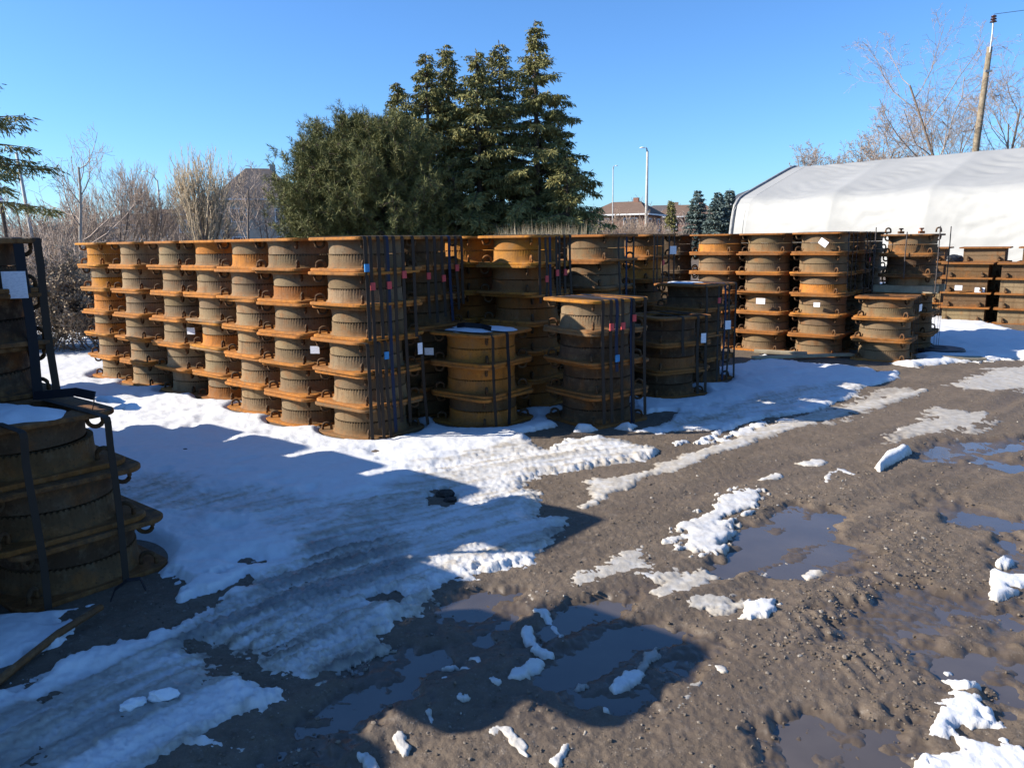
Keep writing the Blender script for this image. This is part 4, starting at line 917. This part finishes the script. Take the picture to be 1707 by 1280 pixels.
def build_utility():
    d=56; x=at(1630,d,250)-.35; o=empty('utility_pole',(x,d,0),0,'weathered wooden utility pole with an insulator above the tent','utility pole')
    MB().tube([(0,0,0),(.22,0,8),(.52,0,14.2)],[.25,.22,.17],12).build('pole',WOODP,o,smooth=True)
    b=MB(); b.box((.44,-.24,12.6),(.5,.12,.14)); b.build('bracket',STEEL,o)
    MB().tube([(.44,-.2,13.8),(.54,-.12,15.0),(.60,0,15.85)],.05,7).build('standoff_rod',STEEL,o)
    b=MB()
    for k in range(3): b.lathe([(0,.08*k*2),(.23-.03*k,.08*k*2),(.17,.08*k*2+.07),(.06,.08*k*2+.12)],16)
    h=b.build('insulator',mk_plain('brown_porcelain',(.06,.025,.025),.25,.2),o,smooth=True); h.location=(.60,0,15.8)
    MB().tube([(.60,0,16.3),(6,-4,16.1),(16,-12,16.6)],.018,5).build('wire',BLACK,o)
build_utility()
def build_car(x,y,yaw):
    o=empty('parked_car',(x,y,0),yaw,'silver parked car half hidden behind the long row','car')
    prof=[(-2.1,.35),(-2.15,.75),(-2.05,.95),(-1.55,1.02),(-.95,1.42),(.55,1.45),(1.25,1.02),(2.0,.88),(2.15,.65),(2.1,.35)]
    def ext(pr,w,ins=0):
        n=len(pr); V=[(px,-w/2,pz) for px,pz in pr]+[(px,w/2,pz) for px,pz in pr]
        Q=[(i,(i+1)%n,n+(i+1)%n,n+i) for i in range(n)]
        c=len(V); V+= [(0,-w/2,.7),(0,w/2,.7)]
        Tt=[(c,(i+1)%n,i) for i in range(n)]+[(c+1,n+i,n+(i+1)%n) for i in range(n)]
        return V,Q,Tt
    m=MB(); m.add(*ext(prof,1.74)); m.build('body',mk_plain('silver_car_paint',(.45,.47,.5),.25,.05,3.,.6,0,.5),o)
    m=MB(); m.add(*ext([(-1.45,1.03),(-.90,1.37),(.50,1.40),(1.12,1.03)],1.765)); m.build('window',GLASS,o)
    for sx in(-1.3,1.3):
        for sy in(-1,1):
            b=MB(); b.tube([(sx,sy*.80,.32),(sx,sy*.90,.32)],.32,20); w=b.build('wheel',BLACK,o)
            b=MB(); b.tube([(sx,sy*.895,.32),(sx,sy*.915,.32)],.19,14); b.build('rim',STEEL,w)
    for sy in(-1,1): MB().box((2.10,sy*.6,.72),(.10,.35,.13)).build('headlight',WHITEP,o)
build_car(at(160,38),38.,R(172))

# ------------------------------------------------------------------ vegetation
def tubes(segs,n=3):
    """segs: array (k,8): p0,p1,r0,r1"""
    S=np.asarray(segs,float); p0,p1=S[:,0:3],S[:,3:6]; r0,r1=S[:,6],S[:,7]
    d=p1-p0; d/=np.linalg.norm(d,axis=1)[:,None]+1e-9
    up=np.where(np.abs(d[:,2:3])<.9,np.array([[0,0,1.]]),np.array([[1.,0,0]]))
    a=np.cross(d,up); a/=np.linalg.norm(a,axis=1)[:,None]; b=np.cross(d,a)
    k=len(S); V=np.zeros((k,2,n,3))
    for j in range(n):
        t=2*PI*j/n; o=a*math.cos(t)+b*math.sin(t)
        V[:,0,j]=p0+o*r0[:,None]; V[:,1,j]=p1+o*r1[:,None]
    base=np.arange(k)[:,None]*2*n; Q=[]
    for j in range(n):
        j2=(j+1)%n; Q.append(np.concatenate([base+j,base+j2,base+n+j2,base+n+j],1))
    return V.reshape(-1,3),np.concatenate(Q)
def grow(rr,p,d,L,r,lv,maxlv,out,prm):
    """recursive bare branch"""
    nseg=max(2,int(prm['seg'][lv])) ; pts=[p]; dirs=[]
    q=p.copy(); dd=d.copy(); sl=L/nseg; rad=r
    for i in range(nseg):
        dd=dd+np.array([rr.gauss(0,1),rr.gauss(0,1),rr.gauss(0,1)])*prm['wig'][lv]; dd[2]+=prm['up'][lv]; dd/=np.linalg.norm(dd)
        q2=q+dd*sl; r2=max(prm['rmin'],r*(1-(i+1)/nseg*(.55 if lv<maxlv else .8)))
        out[lv].append((*q,*q2,rad,r2)); rad=r2; q=q2; pts.append(q); dirs.append(dd.copy())
    if lv>=maxlv: return
    nch=prm['n'][lv]
    for k in range(nch):
        f=prm['start'][lv]+(1-prm['start'][lv])*(k+rr.random())/nch
        i=min(nseg-1,int(f*nseg)); base=pts[i]+(pts[i+1]-pts[i])*(f*nseg-i)
        ax=dirs[i]; a=rr.uniform(0,2*PI); ang=R(prm['ang'][lv]+rr.uniform(-12,12))
        t=np.cross(ax,[0.3,.2,.93]); t/=np.linalg.norm(t)+1e-9; s=np.cross(ax,t)
        nd=ax*math.cos(ang)+(t*math.cos(a)+s*math.sin(a))*math.sin(ang)
        l2=L*prm['len'][lv]*(1.1-.55*f)*rr.uniform(.75,1.2)
        grow(rr,base,nd/np.linalg.norm(nd),l2,max(prm['rmin'],r*(1-.5*f)*prm['rad'][lv]),lv+1,maxlv,out,prm)
BROAD=dict(seg=[6,5,4,3,2],wig=[.08,.14,.17,.2,.2],up=[.05,.10,.07,.04,.02],rmin=.006,n=[9,7,6,5,3],start=[.25,.2,.15,.1,.1],ang=[48,42,42,40,40],len=[.62,.58,.55,.55,.5],rad=[.5,.5,.5,.5,.5])
VASE=dict(seg=[5,6,5,4,2],wig=[.05,.06,.08,.1,.1],up=[.04,.16,.18,.16,.1],rmin=.006,n=[9,7,5,3,2],start=[.12,.15,.1,.1,.1],ang=[36,24,20,18,20],len=[.9,.55,.5,.45,.5],rad=[.55,.45,.5,.5,.5])
def bare(x,y,h,label,seed,prm=BROAD,lv=4,r=None,bark=BARK,twig=TWIG,stems=1,name='bare_tree',cat='tree',group='bare trees beyond the yard',lean=(0,0),spread=.35,rmin=None,trunkf=None):
    rr=random.Random(seed); out=[[] for _ in range(6)]; p=dict(prm); 
    if rmin: p['rmin']=rmin
    r=r or h*.018
    if trunkf is None: trunkf=.70 if prm['ang'][1]<30 else .98
    for s in range(stems):
        d=np.array([lean[0]+(rr.gauss(0,spread) if stems>1 else 0),lean[1]+(rr.gauss(0,spread) if stems>1 else 0),1.]); d/=np.linalg.norm(d)
        grow(rr,np.array([rr.gauss(0,.06*stems**.5) if stems>1 else 0,rr.gauss(0,.06*stems**.5) if stems>1 else 0,-.05]),d,h*trunkf*(rr.uniform(.7,1.05) if stems>1 else 1),r*(rr.uniform(.5,1) if stems>1 else 1),0,lv,out,p)
    o=empty(name,(x,y,0),0,label,cat,group)
    V,Q=tubes(out[0],7); link('trunk',np_mesh('trunk',V,Q,True),bark,o)
    rest=[q for L in out[1:] for q in L]
    if rest:
        V,Q=tubes(rest,3); link('crown',np_mesh('crown',V,Q,True),twig,o)
    return o

def cards(base,dirn,length,width,roll):
    """thin two-triangle blades from arrays"""
    n=len(base); d=dirn/(np.linalg.norm(dirn,axis=1)[:,None]+1e-9)
    up=np.where(np.abs(d[:,2:3])<.9,np.array([[0,0,1.]]),np.array([[1.,0,0]]))
    a=np.cross(d,up); a/=np.linalg.norm(a,axis=1)[:,None]; b=np.cross(d,a)
    s=a*np.cos(roll)[:,None]+b*np.sin(roll)[:,None]
    mid=base+d*(length*.45)[:,None]; tip=base+d*length[:,None]; w=(width/2)[:,None]
    V=np.stack([base,mid+s*w,tip,mid-s*w],1).reshape(-1,3)
    return V,(np.arange(n)[:,None]*4+np.array([[0,1,2,3]]))
def spruce(x,y,h,rb,label,seed,mat=SPRUCE,clear=.05,dens=1.,droop=.5,name='spruce_tree',group='spruces behind the long row',step=.26,wob=.25,blade=(.16,.05),loose=False):
    g=np.random.default_rng(seed); o=empty(name,(x,y,0),0,label,'spruce tree',group)
    MB().tube([(0,0,-.05),(.02,0,h*.5),(0,0,h)],[h*.014+.03,h*.009+.02,.01],8).build('trunk',DARKBARK,o,smooth=True)
    segs=[];B=[];D=[];Ln=[];Wd=[]
    z=h*clear
    while z<h*.985:
        f=(z/h); L0=rb*((1-f)**(.90 if loose else .82))*(1 if f>.12 else .8)+(.05 if loose else .10)
        nb=int(5+3*(1-f)) if not loose else (2 if f<.8 else 2)
        a0=g.uniform(0,2*PI)
        for k in range(nb):
            a=a0+2*PI*k/nb+g.uniform(-.35,.35); L=L0*g.uniform(1-wob*1.6,1+wob)
            if g.random()<.12: L*=.55
            if loose and g.random()<.06: L*=1.22
            ns=max(3,int(L/.11)); t=np.linspace(0,1,ns+1)
            lift=.30*f+.05; dr=droop*(1-f*.75)
            zz=z+g.uniform(-.10,.10)*(2 if loose else 1)+L*(lift*t-dr*t*t*.9+.28*dr*t**4)
            rad=L*t; P=np.stack([rad*math.cos(a),rad*math.sin(a),zz],1)
            for i in range(ns): segs.append((*P[i],*P[i+1],.016*(1-t[i])+.004,.016*(1-t[i+1])+.004))
            side=np.array([-math.sin(a),math.cos(a),0]); out=np.array([math.cos(a),math.sin(a),0])
            m=int(ns*6*dens)
            tt=g.uniform(.12,1.,m)**.8; ix=np.clip((tt*ns).astype(int),0,ns-1); fr=tt*ns-ix
            bp=P[ix]+(P[ix+1]-P[ix])*fr[:,None]
            sl=(.10+.34*L*(1-tt)*.5+.10)*g.uniform(.5,1.1,m); sg=g.choice([-1,1],m)
            dv=side[None]*sg[:,None]*g.uniform(.4,1,m)[:,None]+out[None]*g.uniform(.2,.9,m)[:,None]; dv[:,2]-=g.uniform(.1,.9,m)*droop*1.5
            dv/=np.linalg.norm(dv,axis=1)[:,None]
            # needles along every side spray
            for q in range(3):
                u=(q+g.random(m))/3
                bb=bp+dv*(sl*u)[:,None]; nd=dv+g.normal(0,.35,(m,3)); nd[:,2]-=.15
                B.append(bb);D.append(nd);Ln.append(g.uniform(.7,1.3,m)*blade[0]*(.45+.55*min(1,(1-f)*4)));Wd.append(g.uniform(.7,1.3,m)*blade[1])
        z+=step*(1-.35*f)*g.uniform(.8,1.2)
    # leader tuft
    m=26; bb=np.zeros((m,3)); bb[:,2]=h-g.uniform(0,.6,m); nd=g.normal(0,.5,(m,3)); nd[:,2]=.8; B.append(bb);D.append(nd);Ln.append(np.full(m,.09));Wd.append(np.full(m,.018))
    B,D,Ln,Wd=map(np.concatenate,(B,D,Ln,Wd))
    V,Q=cards(B,D,Ln,Wd,g.uniform(0,2*PI,len(B)))
    link('crown',np_mesh('crown',V,Q),mat,o)
    V,Q=tubes(segs,3); link('branches',np_mesh('branches',V,Q),DARKBARK,o)
    return o
def pine(x,y,h,rb,label,seed,lobes):
    g=np.random.default_rng(seed); o=empty('pine_tree',(x,y,0),0,label,'pine tree','pines behind the long row')
    segs=[];B=[];D=[];Ln=[];Wd=[]
    MB().tube([(0,0,-.05),(.1,0,h*.4),(0,0,h*.85)],[.15,.11,.03],8).build('trunk',DARKBARK,o,smooth=True)
    nb=190
    for k in range(nb):
        f=g.uniform(.06,1)**.9; a=g.uniform(0,2*PI); L=rb*math.sqrt(max(.02,1-((f-.36)/.66)**2))*g.uniform(.5,1.16)
        z0=h*f*.72; p0=np.array([0,0,z0]); p1=np.array([L*math.cos(a),L*math.sin(a),z0+h*.10+L*.30*g.uniform(.3,1.3)])
        if p1[2]>h: p1[2]=h*g.uniform(.93,1.0)
        ns=6; prev=p0
        for i in range(1,ns+1):
            t=i/ns; q=p0+(p1-p0)*t+np.array([0,0,-.18*L*t*(1-t)]); segs.append((*prev,*q,.022*(1-t)+.007,.022*(1-t)+.006)); prev=q
            if t<.35: continue
            nt=5
            for _ in range(nt):
                c=q+g.normal(0,.15,3); ax=np.array([math.cos(a)*.5,math.sin(a)*.5,.8])+g.normal(0,.35,3); ax/=np.linalg.norm(ax)
                segs.append((*q,*c,.006,.004))
                m=26; bb=c[None]+ax[None]*g.uniform(-.12,.10,m)[:,None]; nd=ax[None]*g.uniform(.3,1.,m)[:,None]+g.normal(0,.55,(m,3))
                B.append(bb);D.append(nd);Ln.append(g.uniform(.11,.21,m));Wd.append(g.uniform(.011,.020,m))
    B,D,Ln,Wd=map(np.concatenate,(B,D,Ln,Wd))
    V,Q=cards(B,D,Ln,Wd,g.uniform(0,2*PI,len(B))); link('crown',np_mesh('crown',V,Q),PINE,o)
    V,Q=tubes(segs,3); link('branches',np_mesh('branches',V,Q),DARKBARK,o)
# evergreens behind the row (about 25 m away)
for i,(px,py,d,rb,lab) in enumerate([
  (893,36,25.0,2.75,'tallest spruce, its tip highest of the clump'),
  (834,68,26.2,2.6,'spruce with a thin tip just left of the tallest'),
  (797,84,24.6,2.7,'dense spruce in the middle of the evergreen clump'),
  (749,76,25.6,2.7,'spruce with a forked looking tip left of the middle'),
  (714,90,24.8,2.6,'slender spruce rising over the pine\'s right shoulder'),
  (668,138,26.0,2.4,'drooping spruce half merged with the pine'),
  (945,255,23.6,2.1,'low wide spruce at the right foot of the clump'),
  (925,165,25.6,2.2,'ragged spruce under the tallest one\'s right side')]):
    spruce(at(px,d,py+150),d,zat(px,py,d),rb,lab,100+i,dens=1.25,droop=.78,clear=.03,step=.085,wob=.42,blade=(.15,.036),loose=True)
pine(at(596,24.2,260),24.2,zat(596,134,24.2),2.2,'broad round-topped pine left of the spruces',5,3)
pine(at(545,23.4,300),23.4,zat(540,196,23.4),1.55,'shorter bushy pine at the left of the clump',6,3)
pine(at(650,23.2,300),23.2,zat(655,146,23.2),1.9,'dense pine in front of the spruces',8,3)
# blue spruces by the tent
for i,(px,py,d,rb,lab) in enumerate([(1161,318,62,1.45,'blue spruce standing apart left of the pair'),(1195,322,60,1.5,'left one of the paired blue spruces'),(1214,314,63,1.5,'right one of the paired blue spruces, nearest the tent')]):
    spruce(at(px,d),d,zat(px,py,d),rb,lab,300+i,BLUESPR,.03,.8,.35,'blue_spruce','blue spruces left of the tent',.26,.14,(.24,.08))
spruce(at(1118,75),75,zat(1118,334,75),.7,'small slim spruce between the brick houses',320,SPRUCE,.03,.5,.35,'spruce_tree','spruces by the houses',.3,.1,(.26,.08))
# spruce whose branches reach in at the top left
spruce(at(-46,13.0,200),13.0,zat(-30,30,13),1.75,'spruce whose drooping branches reach in at upper left',400,SPRUCE,.48,1.7,.6,'spruce_tree','spruce at the left edge',.12,.45,(.10,.022),loose=True)
# bare trees
bare(at(122,30),30,zat(125,225,30)*1.0,'slim pale bare tree with a forked top, far left',21,dict(BROAD,n=[8,5,4,3,2],up=[.02,.16,.12,.05,0]),3,.085,PALEBARK,TWIG,lean=(.05,0),trunkf=.82)
bare(at(15,34),34,4.6,'bare tree with a long bent limb at the left edge',22,BROAD,3,.07,BARK,TWIG,lean=(.30,0),trunkf=.8)
for i,(px,py,d,lab) in enumerate([(148,300,36,'dense grey bare tree beside the slim pale tree'),(198,268,44,'round-headed grey bare tree left of the street lamp'),(240,282,46,'spreading bare tree just left of the street lamp'),(95,322,33,'low tangled bare tree behind the far-left stacks'),(296,300,50,'thin bare tree right of the street lamp')]):
    h=zat(px,py,d); bare(at(px,d),d,h,lab,30+i,dict(VASE,ang=[36,34,32,28,24],rmin=.008),3,h*.013,BARK,TWIG,stems=5 if i!=4 else 2,spread=.30,trunkf=.70)
bare(at(336,44),44,zat(336,248,44),'tall vase-shaped willow with upright yellowish twigs',41,VASE,3,.12,BARK,WILLOW,stems=7,spread=.20,rmin=.009,trunkf=.66)
bare(at(412,42),42,zat(412,278,42),'open bare tree before the beige house',42,dict(BROAD,up=[.03,.14,.1,.05,.02]),3,.08,BARK,TWIG,trunkf=.80,rmin=.009)
bare(at(443,46),46,zat(440,268,46),'thin bare tree between the beige house and pine',43,dict(BROAD,up=[.03,.14,.1,.05,.02]),3,.07,BARK,TWIG,stems=2,spread=.10,trunkf=.75,rmin=.009)
bare(at(376,46),46,zat(376,300,46),'small bare tree right of the willow',44,BROAD,3,.07,BARK,TWIG,stems=2,spread=.2,trunkf=.75,rmin=.009)
bare(at(1590,60,250),60,zat(1570,72,60),'tall bare tree beside the utility pole',58,dict(BROAD,up=[.03,.12,.08,.04,.02],n=[10,7,5,4,2]),4,.15,BARK,TWIG,rmin=.008,trunkf=.86)
bare(at(1542,62,250),62,zat(1540,165,62),'bushy bare tree left of the utility pole',52,dict(BROAD,n=[10,7,5,4,2]),4,.13,BARK,TWIG_R,stems=2,spread=.2,trunkf=.78,rmin=.008)
bare(at(1700,58,250),58,zat(1690,140,58),'reddish bare tree at the right edge above the tent',53,dict(BROAD,n=[10,7,5,4,2]),4,.13,BARK,TWIG_R,stems=2,spread=.2,trunkf=.78,rmin=.008)
bare(at(1668,62,250),62,zat(1668,120,62),'bare tree just right of the utility pole',57,dict(BROAD,n=[10,7,5,4,2]),4,.15,BARK,TWIG,trunkf=.82,rmin=.011)
for i,(px,py,lab) in enumerate([(1352,240,'bare tree peeping over the tent\'s left end'),(1405,215,'thin bare tree over the tent, second from left'),(1448,208,'upright bare tree over the tent\'s middle'),(1498,205,'bare tree over the tent left of the bushy one')]):
    bare(at(px,66,250),66,zat(px,py,66),lab,60+i,dict(BROAD,up=[.03,.16,.12,.06,.02],n=[8,6,5,4,2]),4,.12,BARK,TWIG,stems=3,spread=.13,rmin=.012,trunkf=.80)
# shrubs
for i,(px,d,h,lab,mt) in enumerate([
 (990,30,3.0,'tall tan shrub at the right foot of the evergreens',TWIG_R),(1030,36,3.4,'reddish shrub before the red brick house',TWIG_R),(1062,38,3.0,'fine-twigged shrub beside the thick light pole',TWIG_R),(1105,44,2.8,'grey shrub between pole and small spruce',TWIG),
 (300,26,2.3,'tangled grey shrub below the willow',TWIG),(350,25,2.2,'low grey shrub behind the row under the willow',TWIG),(400,24,2.15,'low shrub behind the row under the beige house',TWIG),(455,22,2.3,'pale shrub at the left foot of the pine',TWIG),
 (230,24,2.4,'dense brown shrub behind the row\'s left end',TWIG),(180,22,2.2,'brown shrub behind the parked car side',TWIG),(120,20,2.4,'grey shrub left of the parked car',TWIG_R),(75,19,2.6,'thicket shrub right of the tall shaded stack',TWIG),(40,24,2.6,'shrub below the leaning pole',TWIG)]):
    bare(at(px,d),d,h*(.74 if px>900 else (.50 if 280<px<470 else .66)),lab,80+i,dict(VASE,rmin=.006,wig=[.12,.16,.18,.2,.2],ang=[34,36,36,34,30]),3,.03,mt,mt,stems=7,spread=.42,name='bare_shrub',cat='shrub',group='leafless shrubs behind the stacks',trunkf=.88)
def leafy(x,y,h,rb,label,seed,n=6000,mat=DRY):
    g=np.random.default_rng(seed); o=empty('dry_bush',(x,y,0),0,label,'bush','bushes with dry leaves')
    rr=random.Random(seed); out=[[] for _ in range(6)]
    for s in range(9):
        d=np.array([rr.gauss(0,.55),rr.gauss(0,.55),1.]); d/=np.linalg.norm(d)
        grow(rr,np.array([rr.gauss(0,rb*.3),rr.gauss(0,rb*.3),-.02]),d,h*.7,.016,0,3,out,dict(VASE,n=[7,6,4,2,2],rmin=.004,wig=[.15,.2,.22,.2,.2],ang=[42,42,40,34,30]))
    allp=np.array([q for L in out[1:] for q in L]); 
    ix=g.integers(0,len(allp),n); B=allp[ix,3:6]+g.normal(0,.04,(n,3)); D=g.normal(0,1,(n,3)); D[:,2]-=.5
    V,Q=cards(B,D,g.uniform(.035,.075,n),g.uniform(.02,.04,n),g.uniform(0,6.28,n)); link('leaves',np_mesh('leaves',V,Q),mat,o)
    V,Q=tubes([q for L in out for q in L],3); link('branches',np_mesh('branches',V,Q),BARK,o)
leafy(-7.2,12.0,1.25,.7,'brown-leaved bush right of the tall shaded stack',1)
leafy(-7.9,12.9,1.5,.7,'taller brown-leaved bush behind the first one',2)
leafy(-6.5,12.2,1.05,.5,'small brown-leaved bush beside the row\'s far end',3,4000)
leafy(-8.6,12.0,1.2,.6,'brown-leaved bush farthest left',4,5000)
def dead_grass():
    g=np.random.default_rng(3); n=5000; Y=g.uniform(17,22,n); px=g.uniform(850,975,n); X=(px-853.5)/1282*Y
    B=np.stack([X,Y,np.zeros(n)],1); D=g.normal(0,.22,(n,3)); D[:,2]=1
    V,Q=cards(B,D,g.uniform(1.0,2.15,n),g.uniform(.014,.03,n),g.uniform(0,6.28,n))
    o=link('dead_grass',np_mesh('dead_grass',V,Q),GRASS); tag(o,'tall dead grass standing behind the stacks','grass',kind='stuff')
    n=9000; Y=g.uniform(17,26,n); X=g.uniform(-11,-2,n)*Y/20; B=np.stack([X,Y,np.zeros(n)],1); D=g.normal(0,.3,(n,3)); D[:,2]=1
    V,Q=cards(B,D,g.uniform(.6,1.7,n),g.uniform(.012,.026,n),g.uniform(0,6.28,n))
    o=link('dead_grass',np_mesh('dead_grass',V,Q),GRASS); tag(o,'dead grass behind the left part of the row','grass',kind='stuff')
dead_grass()
def far_wood():
    rr=random.Random(5); out=[[] for _ in range(6)]
    for k in range(150):
        d=rr.uniform(95,140); px=rr.uniform(-150,520) if k%3 else rr.uniform(980,1300)
        if k%5==0: px=rr.uniform(-300,100)
        x=at(px,d); dd=np.array([rr.gauss(0,.08),0,1.]); grow(rr,np.array([x,d,0.]),dd/np.linalg.norm(dd),rr.uniform(3.2,5.4),.10,0,2,out,dict(BROAD,n=[12,7,3,0,0],rmin=.02))
    V,Q=tubes([q for L in out for q in L],3); o=link('woods',np_mesh('woods',V,Q),TWIG); tag(o,'far bare woodland along the horizon','woods',kind='stuff')
far_wood()

# ------------------------------------------------------------------ light, sky, camera
SUN_EL=28.8; S=np.array([-.999,-.045]); az=math.atan2(S[0],S[1])
w=bpy.data.worlds.new('World'); SC.world=w; w.use_nodes=True; nt=w.node_tree
sky=nt.nodes.new('ShaderNodeTexSky'); sky.sky_type='NISHITA'; sky.sun_disc=False; sky.sun_elevation=R(SUN_EL); sky.sun_rotation=az
sky.altitude=100; sky.air_density=1.0; sky.dust_density=.35; sky.ozone_density=4.0
bg=nt.nodes['Background']; hs=nt.nodes.new('ShaderNodeMix'); hs.data_type='RGBA'; hs.blend_type='MULTIPLY'; hs.inputs[0].default_value=1.; hs.inputs[7].default_value=(.60,.88,1.18,1)
nt.links.new(sky.outputs[0],hs.inputs[6]); nt.links.new(hs.outputs[2],bg.inputs['Color']); bg.inputs['Strength'].default_value=.09
L=bpy.data.lights.new('sun','SUN'); L.energy=5.0; L.angle=R(.53); L.color=(1,.93,.82)
lo=bpy.data.objects.new('sun',L); COL.objects.link(lo); ce=math.cos(R(SUN_EL))
dirv=Vector((S[0]*ce,S[1]*ce,math.sin(R(SUN_EL)))); lo.rotation_euler=dirv.to_track_quat('Z','Y').to_euler(); lo.location=(-20,0,15)
cd=bpy.data.cameras.new('camera'); co=bpy.data.objects.new('camera',cd); COL.objects.link(co); SC.camera=co
cd.sensor_width=36; cd.sensor_fit='HORIZONTAL'; cd.lens=36*1282/1707; cd.clip_start=.05; cd.clip_end=4000
P=math.atan(239/1282); RO=R(.85)
fwd=Vector((0,math.cos(P),-math.sin(P))); up0=Vector((0,math.sin(P),math.cos(P))); r0=Vector((1,0,0))
rt=r0*math.cos(RO)-up0*math.sin(RO); up=up0*math.cos(RO)+r0*math.sin(RO)
co.matrix_world=Matrix(((rt.x,up.x,-fwd.x,0),(rt.y,up.y,-fwd.y,0),(rt.z,up.z,-fwd.z,1.65),(0,0,0,1)))
SC.view_settings.view_transform='Standard'; SC.view_settings.look='None'; SC.view_settings.exposure=1.05; SC.view_settings.gamma=1
SC.render.engine='CYCLES'; SC.cycles.max_bounces=6; SC.cycles.diffuse_bounces=1; SC.cycles.use_denoising=True
